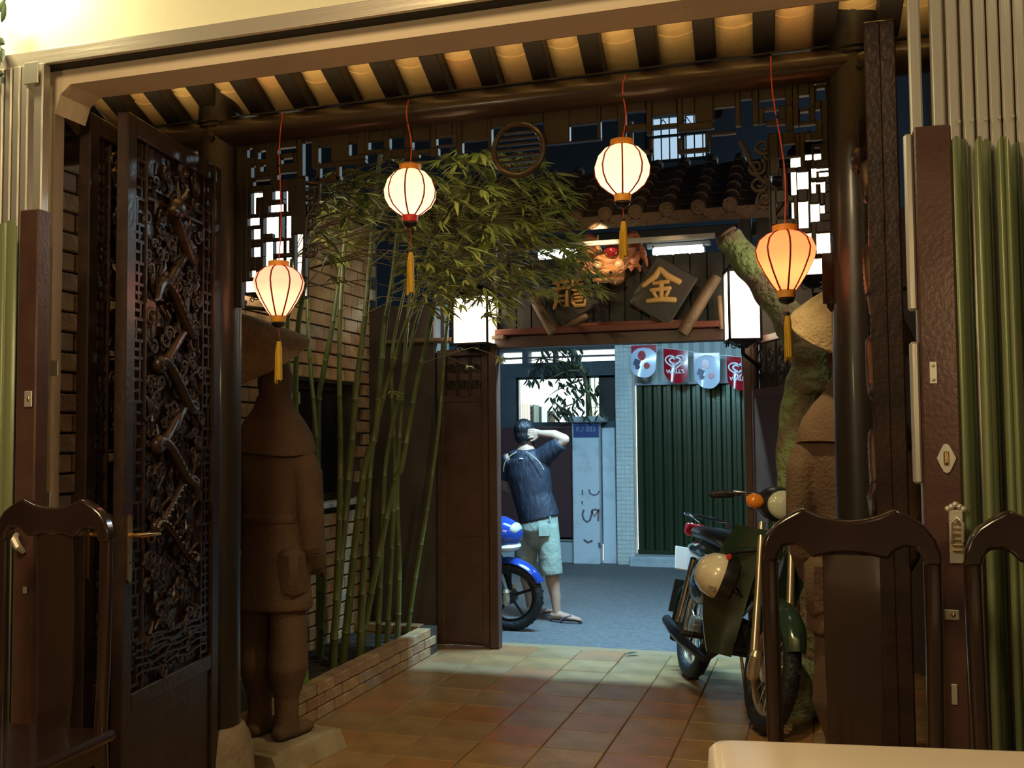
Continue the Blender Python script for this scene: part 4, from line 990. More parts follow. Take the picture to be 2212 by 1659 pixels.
for px, lab, w_, h_, wt, yy in ((1028, 'glowing glass lamp box on the ledge left of the gate sign', .27, .36, 26, 7.05), (1603, 'bright glass lamp box right of the gate sign under the tree limb', .205, .46, 70, 6.78)):
    c = PY(px, 694 if px < 1200 else 662, yy)
    lampbox(c, w_, h_, lab, wt, .25 if px > 1200 else 0, name='gate_lamp', grp='lamp boxes on the street gate', col=(1, .80, .50), cap=True, arm=None if px < 1200 else (gx1+.12, YGT-.04, c.z-.35))
c = PY(1672, 668, 7.3); lampbox(c, .12, .22, 'small half hidden glowing lamp behind the tree limb', 4, name='gate_lamp', grp='lamp boxes on the street gate', arm=(gx1+.4, YGT+.05, c.z-.2))
# sign zone: plank backing, posts, plaques, characters, dragon
sg = thing('gate_sign', 'timber sign above the gate with tilted boards and golden characters', 'sign', (-1.45, YGT-.1, zr1))
zs1 = PY(1300, 565, YGT).z
np_ = 15; wpl = (gx1-gx0-.02)/np_
obj('backing_board', MB().cbox(((gx0+gx1)/2, YGT+.075, (zr1+zs1)/2-.02), (gx1-gx0-.02, .02, zs1-zr1+.1), .003), T['plank'], sg, smooth=False)
for i in range(np_): obj('plank', MB().cbox((gx0+.02+wpl*(i+.5), YGT+.045+random.uniform(-.004, .004), (zr1+zs1)/2-.02), (wpl-.008, .02, zs1-zr1+.1), .003), T['plank'], sg, smooth=False)
obj('side_post', MB().cbox((gx0+.01, YGT-.07, (zr1+zs1)/2+.05), (.022, .022, zs1-zr1+.2), .003), T['steel'], sg, smooth=False)
for a, b in (((1152,640),(1196,720)), ((1548,596),(1474,720)), ((1553,640),(1560,712))):
    obj('round_strut', MB().tube([PY(*a, YGT-.08), PY(*b, YGT-.10)], .042 if a[0] != 1553 else .02, 14), T['timber'], sg)
obj('carved_corbel', MB().tube([PY(1412, 684, YGT-.06), PY(1440, 694, YGT-.07), PY(1468, 706, YGT-.07)], [(.03, .035), (.036, .035), (.012, .03)], 12, round_=True), T['timber'], sg)
obj('carved_corbel', MB().tube([PY(1262, 684, YGT-.06), PY(1238, 696, YGT-.07), PY(1214, 707, YGT-.07)], [(.03, .035), (.036, .035), (.012, .03)], 12, round_=True), T['timber'], sg)
def plaque(px, py, w, h, rot, gl, size):
    c = PY(px, py, YGT-.09); R = M.Rotation(rot, 3, 'Y')
    p = obj('sign_board', MB().cbox(c, (w, .03, h), .008, R), T['redbeam'] if False else T['plank'], sg, smooth=False)
    return c, R, p
c, R, p = plaque(1432, 628, .34, .40, math.radians(33), '', 0)
def strokes(c, R, S, par, y=-.02, k=1.0):
    for pts, w in S:
        m = MB(); P3 = [c+V((x*k, y, z*k)) for x, z in pts]
        ww = w if isinstance(w, (list, tuple)) else [w]*len(pts)
        m.tube(P3, [(q*k*1.2, .014) for q in ww], 8, side=(0, 0, 1) if abs(pts[-1][0]-pts[0][0]) > abs(pts[-1][1]-pts[0][1]) else (1, 0, 0), round_=True)
        obj('character_stroke', m, T['goldch'], par)
GOLD = [([(.0, .108), (-.035, .058), (-.115, .0)], [.016, .018, .012]), ([(.0, .105), (.045, .055), (.125, .012)], [.014, .02, .017]), ([(-.045, .012), (.05, .018)], .012), ([(-.062, -.034), (.06, -.026)], .013), ([(.004, .02), (.004, -.092)], .014), ([(-.048, -.05), (-.032, -.078)], .011), ([(.05, -.044), (.034, -.074)], .011), ([(-.09, -.104), (.0, -.096), (.092, -.104)], [.012, .016, .016])]
strokes(PY(1428, 616, YGT-.09), R, GOLD, p, -.022, 1.08)
c, R, p = plaque(1226, 632, .34, .40, math.radians(-30), '', 0)
DRAG = [([(-.055, .115), (-.04, .095)], .011), ([(-.105, .082), (.0, .086)], .011), ([(-.08, .072), (-.068, .048)], .010), ([(-.022, .074), (-.034, .05)], .010), ([(-.112, .036), (.005, .04)], .012), ([(-.09, .02), (-.092, -.06), (-.108, -.108)], [.013, .013, .009]), ([(-.09, .014), (-.012, .018), (-.012, -.10), (-.03, -.094)], [.012, .012, .013, .007]), ([(-.086, -.02), (-.02, -.018)], .009), ([(-.086, -.055), (-.02, -.053)], .009),
 ([(.035, .115), (.036, .06)], .012), ([(.04, .09), (.105, .094)], .010), ([(.036, .056), (.11, .058), (.106, .02)], [.011, .011, .010]), ([(.036, .018), (.104, .02)], .010), ([(.034, .018), (.032, -.07), (.05, -.096), (.122, -.094), (.126, -.06)], [.012, .013, .013, .013, .008]), ([(.05, -.012), (.10, -.010)], .009), ([(.05, -.038), (.10, -.036)], .009), ([(.05, -.063), (.10, -.061)], .009)]
strokes(PY(1229, 634, YGT-.09), R, DRAG, p, -.022, 1.0)
# dragon head
dc = PY(1318, 577, 6.93); dg = thing('dragon_head', 'carved dragon head with bulging eyes and flame mane above the gate sign', 'carving', dc)
h = MB()
h.ball(dc+V((0, .05, .055)), (.135, .10, .085), 18, 12); h.ball(dc+V((0, -.01, .03)), (.10, .08, .05), 16, 10)
h.tube([dc+V((0, .02, -.01)), dc+V((0, -.06, -.045)), dc+V((0, -.10, -.06))], [(.098, .055), (.088, .05), (.078, .04)], 16, side=(1, 0, 0), round_=True)
for s in (-1, 1):
    h.ball(dc+V((s*.036, -.135, -.062)), (.034, .026, .026), 10, 8); h.ball(dc+V((s*.073, -.035, .005)), (.044, .036, .04), 12, 8)
    h.tube([dc+V((s*.02, -.05, .04)), dc+V((s*.07, -.06, .062)), dc+V((s*.125, -.02, .05))], [.016, .02, .008], 8, round_=True)
h.tube([dc+V((-.10, -.075, -.10)), dc+V((-.05, -.125, -.112)), dc+V((.05, -.125, -.112)), dc+V((.10, -.075, -.10))], .016, 8, round_=True)
h.tube([dc+V((0, .06, .0)), dc+V((0, .22, -.03))], [(.10, .08), (.08, .08)], 14)
remesh(obj('head', h, T['dragon'], dg), .007, 3)
for s in (-1, 1):
    obj('eye', MB().ball(dc+V((s*.074, -.066, .004)), (.030, .02, .028), 14, 10), T['dragoneye'], dg)
    obj('eye_ring', MB().torus(dc+V((s*.074, -.062, .004)), .034, .007, 20, 6, RX90), T['dragon'], dg)
    obj('nostril', MB().ball(dc+V((s*.036, -.158, -.064)), (.013, .008, .011), 8, 6), T['black'], dg)
    obj('horn', MB().tube([dc+V((s*.07, .02, .10)), dc+V((s*.10, .01, .17)), dc+V((s*.085, .0, .235))], [.022, .016, .005], 10, round_=True), T['rim'] if False else T['goldch'], dg)
    for k, (x, z, l, c_) in enumerate(((.15, .06, .13, .10), (.19, .03, .10, .05), (.16, .0, .08, .0), (.14, .12, .11, .12))):
        a = dc+V((s*(x-.04), .05, z)); pts = [a, a+V((s*l*.5, 0, c_*.8+.02)), a+V((s*l*.95, -.02, c_*.55)), a+V((s*l*1.1, -.02, c_*.1-.04))]
        obj('mane_flame', MB().tube(smooth_path(pts, 4), [(.035*(1-i/13)+.004, .012) for i in range(13)], 8, side=(0, 0, 1)), T['dragonmane'], dg)
    obj('whisker', MB().tube(smooth_path([dc+V((s*.085, -.08, -.06)), dc+V((s*.13, -.09, -.03)), dc+V((s*.165, -.08, -.005)), dc+V((s*.24, -.07, -.02))], 4), [.009-.0005*i for i in range(13)], 6), T['dragon'], dg)
    obj('whisker', MB().tube(smooth_path([dc+V((s*.10, -.06, -.03)), dc+V((s*.14, -.07, .01)), dc+V((s*.165, -.07, .04))], 4), [.008-.0006*i for i in range(9)], 6), T['dragon'], dg)
    obj('fang', MB().tube([dc+V((s*.06, -.12, -.10)), dc+V((s*.06, -.125, -.145))], [.009, .002], 6), T['dragoneye'], dg)
for k in range(7): obj('tooth', MB().ball(dc+V((-.066+.022*k, -.125+abs(k-3)*.006, -.118)), (.010, .008, .013), 8, 6), T['dragoneye'], dg)
rb = PY(1322, 543, 6.86); tag(obj('glass_ball', MB().ball(rb, .055, 20, 14), T['redball']), 'dark red glossy ball on top of the dragon head', 'ornament')
light('sign_spot', 'SPOT', (-1.42, 6.45, 3.02), 14, (1, .70, .38), .02, (-.05, .52, -.24), spot=50)
light('sign_spot', 'SPOT', (-.85, 6.4, 3.0), 3, (1, .68, .36), .02, (-.25, .75, -.5), spot=55)
# tubes above the sign
for (pa, pb, lab, nm) in ((( 1412, 545), (1520, 541), 'glowing fluorescent tube above the golden character on the right', 1), ((1165, 552), (1248, 549), 'glowing fluorescent tube glimpsed through bamboo leaves above the sign', 2)):
    a = PY(*pa, 7.42); b = PY(*pb, 7.42); c = (a+b)/2
    t = thing('fluorescent_tube', lab, 'lamp', c, 'tube lamps over the gate')
    obj('tube', MB().tube([a, b], .030, 12), T['tubel'], t)
    obj('batten', MB().cbox(c+V((0, .01, .05)), ((b-a).length+.1, .06, .035), .005), T['greyboard'], t, smooth=False)
    for e in (a, b): obj('lamp_holder', MB().cbox(e+V((0, .005, .015)), (.02, .05, .07), .004), T['greyboard'], t, smooth=False)
    light('tube_light', 'AREA', c+V((0, .035, -.035)), 46 if nm == 1 else 34, COLD, .5, (0, .28, -1), sizey=.05)
# tiled gate roof
YE, YR = 6.62, 7.62
ze, zr = PY(1440, 462, YE).z, PY(1330, 372, YR).z
sl_ = (zr-ze)/(YR-YE); xr0, xr1 = -3.0, PY(1700, 460, YE).x
gr = struct('gate_roof', MB().prism([(0, 0), (YR-YE, zr-ze), (YR-YE, zr-ze-.05), (.0, -.05)], 0, xr1-xr0, M(((0, 1, 0, xr0), (1, 0, 0, YE), (0, 0, 1, ze-.02), (0, 0, 0, 1)))), T['clay'], 'dark glazed tile roof over the street gate with round tile ends', 'roof', smooth=False)
al = math.atan(sl_); Ls = (YR-YE)/math.cos(al); nrow = 6; Lc = Ls/nrow
cov = MB(); rs = []
for v, rr_ in ((-.5, .052), (.5, .046)):
    rs.append([V((rr_*math.cos(math.pi*j/10), v*Lc*1.08, rr_*math.sin(math.pi*j/10))) for j in range(11)]+[V(((rr_-.012)*math.cos(math.pi*(10-j)/10), v*Lc*1.08, (rr_-.012)*math.sin(math.pi*(10-j)/10))) for j in range(11)])
cme = mesh('cover_tile', cov.rings(rs), True, 50); cme.materials.append(T['clay'])
pan = MB(); rs = []
for v in (-.5, .5): rs.append([V((.085*(-1+j/4), v*Lc*1.1, -.025*(1-(-1+j/4)**2)+.012)) for j in range(9)]+[V((.085*(1-j/4), v*Lc*1.1, -.025*(1-(1-j/4)**2))) for j in range(9)])
pme = mesh('pan_tile', pan.rings(rs), True, 50); pme.materials.append(T['clay'])
em = MB().lathe([(.01, -.018), (.03, -.014), (.032, -.018), (.045, -.018), (.050, -.010), (.052, .012)], 20); eme = mesh('round_tile_end', em); eme.materials.append(T['clayend'])
dpm = mesh('drip_tile', MB().prism([(-.085, .02), (.085, .02), (.07, -.02), (.03, -.05), (0, -.062), (-.03, -.05), (-.07, -.02)], -.006, .006), False); dpm.materials.append(T['clayend'])
xs_ = [PY(p, 460, YE).x for p in (1440, 1508)]; stp = xs_[1]-xs_[0]
i = -9
for i in range(-9, 4):
    x = xs_[0]+stp*i
    if not xr0+.05 < x < xr1: continue
    for k in range(nrow):
        u = (k+.5)/nrow; piece('cover_tile', cme, gr, (x, YE+(YR-YE)*u, ze+(zr-ze)*u+.025), (al-.03, 0, 0))
        if x+stp/2 < xr1: piece('pan_tile', pme, gr, (x+stp/2, YE+(YR-YE)*u, ze+(zr-ze)*u+.015), (al-.03, 0, 0))
    piece('round_tile_end', eme, gr, (x, YE-.012, ze+.03), (-math.pi/2, 0, 0)) 
    piece('drip_tile', dpm, gr, (x+stp/2, YE-.01, ze-.005))
a, b = PY(1100, 533, 6.78), PY(1545, 514, 6.78)
tag(obj('eave_board', MB().cbox((a+b)/2, ((b-a).length, .03, .034), .004), T['greyboard'], smooth=False), 'pale grey board under the eave of the gate roof', 'board')
struct('beam_gate', MB().cbox((-1.5, 7.42, PY(1465, 543, 7.42).z+.12), (2.6, .10, .10), .006).cbox((-1.5, 7.3, PY(1465, 543, 7.42).z+.3), (2.6, .08, .08), .006).cbox((xr0+.15, 7.3, 2.7), (.09, .09, 1.4), .005).cbox((-.50, 7.3, 2.7), (.09, .09, 1.4), .005), T['plank'], 'dark timber frame carrying the gate roof', 'beam', smooth=False)

# ------------------------------------------------------------------ leaning tree
TYY = 6.05
tp = lambda px, py, y=TYY: PY(px, py, y)
tr_ = thing('leaning_tree', 'mossy tree with one sawn limb leaning left across the gate lamp', 'tree', (tp(1745, 1500).x, TYY, 0))
pts = [V((tp(1755, 1500).x, TYY, -.02)), tp(1750, 1350), tp(1728, 1150), tp(1716, 1000), tp(1726, 880), tp(1742, 810)]
trunk = MB().tube(smooth_path(pts, 5), [(.15-.045*min(1, i/9))*(1+.05*math.sin(i*1.7)) for i in range(26)], 18, round_=True)
trunk.tube(smooth_path([tp(1752, 850), tp(1750, 775), tp(1722, 715), tp(1672, 640), tp(1622, 575), tp(1572, 512)], 5), [.108*(1+.1*math.sin(i*1.3))*(1.12-.014*i) for i in range(26)], 18)
trunk.ball(tp(1752, 795), (.10, .105, .12), 14, 10)
remesh(obj('trunk', trunk, T['bark'], tr_), .016, 2)
e = tp(1574, 514); d = (tp(1568, 507)-tp(1622, 575)).normalized()
obj('sawn_end', MB().tube([e-d*.01, e+d*.03], [.074, .070], 18), T['timber'], tr_)
rk = PG(1722, 1560, 0)+V((.02, .25, 0)); rm_ = MB().ball(rk+V((0, 0, .12)), (.20, .2, .22), 14, 10)
for k in range(7): a = k*.9; rm_.ball(rk+V((.13*math.cos(a), .13*math.sin(a), .08+.05*(k % 3))), .1+.02*(k % 3), 8, 6)
ro_ = obj('mossy_rock', rm_, T['moss']); remesh(ro_, .03, 2); tag(ro_, 'pale mossy boulder at the foot of the tree behind the motorbike fork', 'rock')
# ================================================================== MOTORBIKES
def motorbike(lab, rear, front, body, kind, plate=True):
    t = thing('motorbike', lab, 'motorbike', (0, 0, 0)); B = T[body]
    RXm = Euler((math.pi/2, 0, 0)).to_matrix(); R = .285; XF = 1.22
    def wheel(x, nm):
        w = obj(nm, MB().torus((x, 0, R), R-.042, .042, 44, 12, RXm, 1.05), T['rubber'], t)
        obj('rim', MB().torus((x, 0, R), R-.082, .014, 40, 8, RXm, 1.6), T['forkm' if kind == 'old' else 'plastic'], w)
        obj('hub', MB().lathe([(.02, -.05), (.06, -.04), (.06, .04), (.02, .05)], 18, (x, 0, R), rot=RXm), T['forkm' if kind == 'old' else 'plastic'], w)
        n = 5 if kind != 'old' else 16
        for k in range(n):
            a = 2*math.pi*k/n+.3; c_, s_ = math.cos(a), math.sin(a)
            obj('spoke', MB().tube([(x+.05*c_, 0, R+.05*s_), (x+(R-.085)*c_, 0, R+(R-.085)*s_)], (.013 if n == 5 else .003), 6), T['plastic' if n == 5 else 'chrome'], w)
        tr = MB()
        for k in range(36):
            a = 2*math.pi*k/36; c_, s_ = math.cos(a), math.sin(a)
            tr.box((x+(R-.002)*c_, (.012 if k % 2 else -.012), R+(R-.002)*s_), (.010, .026, .020), Euler((0, -a, 0)))
        obj('tread', tr, T['rubber'], w, smooth=False)
    wheel(0, 'rear_wheel'); wheel(XF, 'front_wheel')
    def fender(x, a0, a1, w, nm, m, rr=.325):
        rs = []
        for i in range(15):
            a = math.radians(a0+(a1-a0)*i/14); c_, s_ = math.cos(a), math.sin(a); k = .55+.45*math.sin(math.pi*min(1, (i+1)/9)) if i < 9 else 1
            ring = [V((x+(rr-.02*abs(u)**2*2)*c_, u*w*k, R+(rr-.02*abs(u)**2*2)*s_)) for u in (-1, -.6, 0, .6, 1)]
            ring += [p-V((c_*.006, 0, s_*.006)) for p in ring[::-1]]; rs.append(ring)
        obj(nm, MB().rings(rs), T[m], t)
    fender(XF, 25, 160, .068, 'front_fender', body); fender(0, 30, 205, .075, 'rear_fender', body if kind == 'old' else 'plastic', .335)
    for s in (-1, 1):
        f = obj('fork_leg', MB().tube([(.99, s*.085, .93), (1.10, s*.088, .62), (XF-.01, s*.09, .27)], [.018, .02, .024], 12), T['forkm' if kind == 'old' else 'plastic'], t)
        obj('fork_end', MB().lathe([(.018, -.06), (.03, -.045), (.034, 0), (.028, .04), (.034, .05), (.02, .075)], 14, (XF-.005, s*.092, .285)), T['forkm'], f)
    obj('head_tube', MB().tube([(.93, 0, 1.02), (1.02, 0, .76)], .035, 12), B, t)
    hb = obj('handlebar', MB().tube([(.90, -.34, 1.02), (.93, -.24, 1.045), (.96, -.08, 1.06), (.96, .08, 1.06), (.93, .24, 1.045), (.90, .34, 1.02)], .0125, 10), T['chrome'], t)
    for s in (-1, 1):
        obj('grip', MB().tube([(.90, s*.345, 1.02), (.925, s*.25, 1.04)], .019, 10, round_=True), T['rubber'], hb)
        obj('lever', MB().tube([(.945, s*.21, 1.045), (.985, s*.26, 1.04), (.975, s*.36, 1.025)], .006, 8), T['chrome'], hb)
        obj('indicator', MB().ball((1.0, s*.145, 1.025), (.045, .05, .038), 14, 10), T['orange'], t, label='orange turn signal')
        obj('indicator_cup', MB().ball((.975, s*.14, 1.025), (.05, .055, .042), 14, 10), T['plastic'], t)
        obj('foot_peg', MB().tube([(.52, s*.12, .30), (.52, s*.26, .30)], .016, 10, round_=True), T['rubber'], t)
    hc = MB().ball((.975, 0, 1.03), (.10, .125, .085), 18, 12); obj('headlight_cowl', hc, B if kind != 'old' else T['plastic'], t)
    if kind == 'new':
        obj('front_cowl', MB().ball((1.12, 0, .80), (.22, .15, .15), 20, 12), B, t); obj('cowl_trim', MB().ball((1.20, 0, .70), (.12, .13, .05), 18, 10), T['white'], t); obj('front_lamp', MB().ball((1.27, 0, .84), (.06, .10, .06), 16, 10), T['lens'], t)
    obj('headlight', MB().ball((1.045, 0, 1.03), (.045, .092, .070), 20, 12), T['lens'], t, label='pale ribbed headlight')
    for s in ((1,) if kind == 'old' else (-1, 1)):
        m_ = obj('mirror', MB().ball((.90, s*.20, 1.185), (.03, .065, .05), 14, 10), T['plastic'], t); obj('mirror_stem', MB().tube([(.93, s*.17, 1.05), (.91, s*.19, 1.15)], .006, 8), T['chrome'], m_)
    # body: spine, leg shields, seat, tail
    sp = MB().tube([(1.0, 0, .82), (.82, 0, .62), (.60, 0, .50), (.38, 0, .56), (.15, 0, .66)], [(.06, .06), (.075, .06), (.08, .075), (.10, .10), (.09, .08)], 14, side=(0, 1, 0), round_=True); obj('spine', sp, B, t)
    for s in (-1, 1):
        rs = []
        for i in range(9):
            u = i/8; z = .90-(.64 if kind == 'old' else .52)*u; x0 = 1.0-.22*u; w0, w1 = .07, (.22+.09*math.sin(u*math.pi)-.03*u if kind == 'old' else .19+.06*math.sin(u*math.pi)-.06*u)
            ring = [V((x0+.05*(1-k)-.02*math.sin(k*3), s*(w0+(w1-w0)*k), z)) for k in (0, .33, .66, 1)]
            rs.append(ring+[p-V((.012, 0, 0)) for p in ring[::-1]])
        obj('leg_shield', MB().rings(rs), B, t)
        obj('shield_stripe', MB().tube([(1.015, s*.09, .80), (.985, s*.23, .76)], .008, 6), T['plastic'], t)
        obj('side_cover', MB().ball((.27, s*.115, .56), (.20, .045, .13), 16, 10), B, t)
    obj('seat', MB().tube([(.55, 0, .755), (.40, 0, .785), (.15, 0, .80), (-.12, 0, .80)], [(.09, .035), (.125, .05), (.13, .05), (.105, .04)], 16, side=(0, 1, 0), round_=True), T['plastic'], t)
    obj('tail_body', MB().tube([(.5, 0, .66), (.2, 0, .71), (-.1, 0, .70), (-.30, 0, .70)], [(.10, .08), (.12, .08), (.10, .06), (.05, .035)], 14, side=(0, 1, 0), round_=True), B, t)
    eg = MB(); eg.cbox((.56, 0, .34), (.30, .20, .18), .03)
    for k in range(6): eg.cbox((.74+.022*k, 0, .36), (.008, .15, .13), .002)
    eg.ball((.50, .11, .33), (.10, .04, .085)); eg.ball((.50, -.11, .33), (.10, .04, .085)); obj('engine', eg, T['plastic'], t)
    obj('exhaust', MB().tube([(.74, -.08, .30), (.6, -.13, .20), (.25, -.15, .22), (.05, -.155, .25), (-.14, -.155, .28)], [.018, .018, .030, .036, .030], 12, round_=True), T['plastic'] if kind == 'old' else T['chrome'], t)
    rk_ = MB()
    for s in (-1, 1): rk_.tube([(.05, s*.10, .86), (-.15, s*.11, .885), (-.34, s*.09, .885), (-.40, 0, .885)], .009, 8)
    for x in (-.08, -.2, -.31): rk_.tube([(x, -.10, .885), (x, .10, .885)], .007, 8)
    obj('rear_rack', rk_, T['chrome'], t)
    tl_ = MB().cbox((-.36, 0, .80), (.07, .13, .075), .015); obj('tail_light', tl_, T['redlens'], t, label='red tail light')
    for s in (-1, 1): obj('shock', MB().tube([(.10, s*.125, .66), (.0, s*.125, .30)], .022, 10), T['chrome'], t)
    if plate: obj('number_plate', MB().cbox((-.43, 0, .62), (.010, .16, .15), .004, Euler((0, math.radians(-30), 0))), T['white'], t, smooth=False, label='white number plate')
    obj('mud_flap', MB().cbox((-.40, 0, .40), (.008, .14, .20), .003, Euler((0, math.radians(10), 0))), T['rubber'], t, smooth=False)
    obj('side_stand', MB().tube([(.45, .12, .26), (.40, .22, .02)], .010, 8, round_=True), T['chrome'], t)
    d = V(front)-V(rear); t.location = (rear[0], rear[1], rear[2] if len(rear) > 2 else 0); t.rotation_euler = (math.radians(3), 0, math.atan2(d.y, d.x)); return t
gb = motorbike('dark green motorbike parked in the courtyard, front wheel toward the right chair', (-.87, 6.60, 0), (-.335, 5.47, 0), 'bikegreen', 'old')
gb.scale = (1.0, 1.06, 1.17); gb.rotation_euler[0] = math.radians(-11)
motorbike('blue scooter in the street, front half showing past the brown gate leaf', (-3.73, 8.02, -.03), (-2.48, 7.98, -.03), 'bikeblue', 'new', True)
hc = PY(1556, 1246, 5.62); he = thing('helmet', 'cream open-face helmet with black side hanging on the green motorbike', 'helmet', hc)
hR = Euler((0, math.radians(62), math.radians(-30))).to_matrix()
obj('shell', MB().lathe([(.127, -.012), (.130, 0), (.128, .03), (.115, .075), (.085, .115), (.045, .137), (.008, .143)], 32, hc, .96, 1.06, rot=Euler((math.radians(8), math.radians(-68), 0)).to_matrix()), T['cov'], he)
obj('lower_band', MB().lathe([(.10, -.085), (.124, -.07), (.131, -.012), (.128, .004), (.118, .0), (.095, -.07)], 32, hc, .96, 1.06, rot=Euler((math.radians(8), math.radians(-68), 0)).to_matrix()), T['plastic'], he)
obj('red_badge', MB().cbox(hc+V((.055, -.06, .118)), (.028, .02, .03), .006), T['red'], he)
obj('emblem', MB().lathe([(.004, -.002), (.024, -.002), (.024, .002), (.004, .003)], 18, hc+V((-.030, -.124, -.032)), .85, 1.3, rot=Euler((math.radians(72), math.radians(-12), 0)).to_matrix()), T['timber'], he)
obj('chin_strap', MB().tube([hc+V((.06, -.08, -.06)), hc+V((.12, -.04, -.10)), hc+V((.08, .08, -.07))], .006, 6), T['plastic'], he)

# ================================================================== THE MAN IN THE STREET
mp = PG(1175, 1335, -.03); mY = 8.45
man = thing('person', 'man seen from behind in navy shirt and sage shorts, right hand raised to his head', 'person', (0, 0, 0))
b = MB()
b.tube([(0, 0, .84), (-.02, 0, .95), (-.06, 0, 1.08), (-.09, 0, 1.28), (-.105, 0, 1.40), (-.115, 0, 1.47)], [(.16, .12), (.155, .115), (.155, .11), (.18, .12), (.175, .11), (.09, .08)], 22, side=(1, 0, 0), round_=True)
b.tube([(-.118, .0, 1.44), (-.125, .005, 1.52), (-.13, .015, 1.58)], [(.062, .066), (.055, .058), (.056, .06)], 14)
b.ball((-.13, .015, 1.645), (.080, .098, .105), 18, 14); b.ball((-.14, .06, 1.60), (.058, .055, .055), 12, 8)
b.tube([(-.15, .10, 1.645), (-.155, .128, 1.62)], [.012, .017], 8, round_=True)
for q in (-1, 1): b.ball((-.13+q*.082, .015, 1.635), (.012, .024, .033), 8, 6)
# legs
b.tube([(.05, 0, .84), (.085, -.015, .64), (.105, -.02, .47)], [.09, .078, .060], 14, round_=True)
b.tube([(.105, -.02, .48), (.118, .005, .35), (.145, .0, .20), (.155, -.005, .085)], [.056, .060, .045, .036], 14, round_=True)
b.tube([(.125, -.0, .055), (.20, -.015, .055), (.29, -.03, .045), (.36, -.038, .036)], [(.036, .034), (.042, .034), (.046, .024), (.036, .014)], 12, side=(0, 1, 0), round_=True)
for k in range(5): b.tube([(.35-.008*k, -.068+.017*k, .036), (.39-.010*k, -.075+.019*k, .034)], .0105-.0008*abs(k), 6, round_=True)
b.tube([(-.09, .02, .84), (-.14, .06, .62), (-.155, .09, .47)], [.09, .078, .060], 14, round_=True)
b.tube([(-.155, .09, .48), (-.145, .10, .35), (-.13, .13, .20), (-.125, .15, .085)], [.056, .060, .045, .036], 14, round_=True)
b.tube([(-.13, .125, .055), (-.09, .19, .055), (-.03, .27, .045), (.0, .32, .036)], [(.036, .034), (.042, .034), (.046, .024), (.036, .014)], 12, side=(1, -1, 0), round_=True)
for k in range(5): b.tube([(-.035+.017*k, .33-.01*k, .036), (-.02+.019*k, .368-.012*k, .034)], .0105, 6, round_=True)
# right arm raised, hand at the ear; left arm folded forward
b.tube([(.05, .0, 1.415), (.13, -.03, 1.475), (.255, -.06, 1.575)], [.062, .054, .044], 12, round_=True)
b.tube([(.255, -.06, 1.578), (.16, -.055, 1.62), (.035, -.045, 1.632)], [.045, .043, .030], 12, round_=True)
b.tube([(.04, -.045, 1.632), (.0, -.05, 1.632), (-.025, -.055, 1.634)], [(.018, .030), (.017, .042), (.016, .041)], 12, side=(0, 1, 0), round_=True)
for k in range(4):
    z = 1.668-.0225*k; l = (.052, .062, .058, .044)[k]
    b.tube([(-.02, -.057, z), (-.02-l*.5, -.068, z-.002), (-.02-l, -.072, z-.006), (-.025-l*1.15, -.066, z-.008)], [.0100, .0096, .0088, .0078], 8, round_=True)
b.tube([(.005, -.05, 1.60), (-.02, -.052, 1.575), (-.05, -.055, 1.566)], [.013, .011, .009], 8, round_=True)
b.tube([(-.27, 0, 1.40), (-.325, .04, 1.28), (-.34, .10, 1.16)], [.06, .052, .044], 12, round_=True)
b.tube([(-.34, .10, 1.16), (-.28, .22, 1.13), (-.20, .31, 1.14)], [.044, .041, .030], 12, round_=True)
b.tube([(-.20, .31, 1.14), (-.165, .345, 1.145)], [(.016, .036), (.016, .04)], 10, side=(0, 0, 1), round_=True)
for k in range(4): b.tube([(-.16, .35, 1.175-.02*k), (-.115, .375, 1.172-.02*k), (-.085, .365, 1.168-.02*k)], [.010, .009, .008], 8, round_=True)
b.tube([(-.19, .32, 1.175), (-.16, .33, 1.20), (-.13, .345, 1.205)], [.012, .011, .009], 8, round_=True)
remesh(obj('body', b, T['skin'], man), .0062, 3)
h = MB(); h.ball((-.13, .0, 1.668), (.091, .108, .098), 18, 14); h.ball((-.13, -.045, 1.61), (.072, .062, .075), 14, 10); h.tube([(-.13, -.055, 1.60), (-.128, -.05, 1.555)], [(.062, .03), (.045, .02)], 12, side=(1, 0, 0), round_=True)
remesh(obj('hair', h, T['hair'], man), .009, 2)
s = MB()
s.tube([(.008, 0, .875), (-.012, 0, .95), (-.055, 0, 1.08), (-.088, 0, 1.28), (-.102, 0, 1.40), (-.115, 0, 1.468)], [(.185, .145), (.182, .142), (.178, .135), (.200, .14), (.195, .13), (.10, .095)], 26, side=(1, 0, 0))
s.tube([(.02, .0, 1.40), (.09, -.02, 1.455), (.165, -.04, 1.51), (.222, -.052, 1.552)], [.095, .088, .078, .070], 16)
s.tube([(-.24, .0, 1.40), (-.30, .02, 1.33), (-.335, .05, 1.24)], [.095, .08, .072], 16)
s.ball((-.11, 0, 1.45), (.17, .105, .055), 16, 10)
remesh(obj('shirt', s, T['shirt'], man), .010, 5)
obj('collar', MB().torus((-.12, .0, 1.495), .066, .012, 24, 8, Euler((math.radians(12), 0, 0)).to_matrix(), 1.3), T['shirt'], man)
for q, pl in ((1, [(-.075, -.105, 1.475), (-.01, -.128, 1.435), (.05, -.135, 1.385), (.088, -.125, 1.32)]), (-1, [(-.16, -.105, 1.475), (-.225, -.125, 1.43), (-.270, -.122, 1.37), (-.288, -.095, 1.30)])):
    obj('piping', MB().tube(smooth_path([V(p)+V((0, -.012, 0)) for p in pl], 5), .0045, 6), T['piping'], man)
obj('shirt_mark', MB().cbox((-.115, -.135, 1.415), (.035, .006, .010), .002), T['flagp'], man)
s = MB()
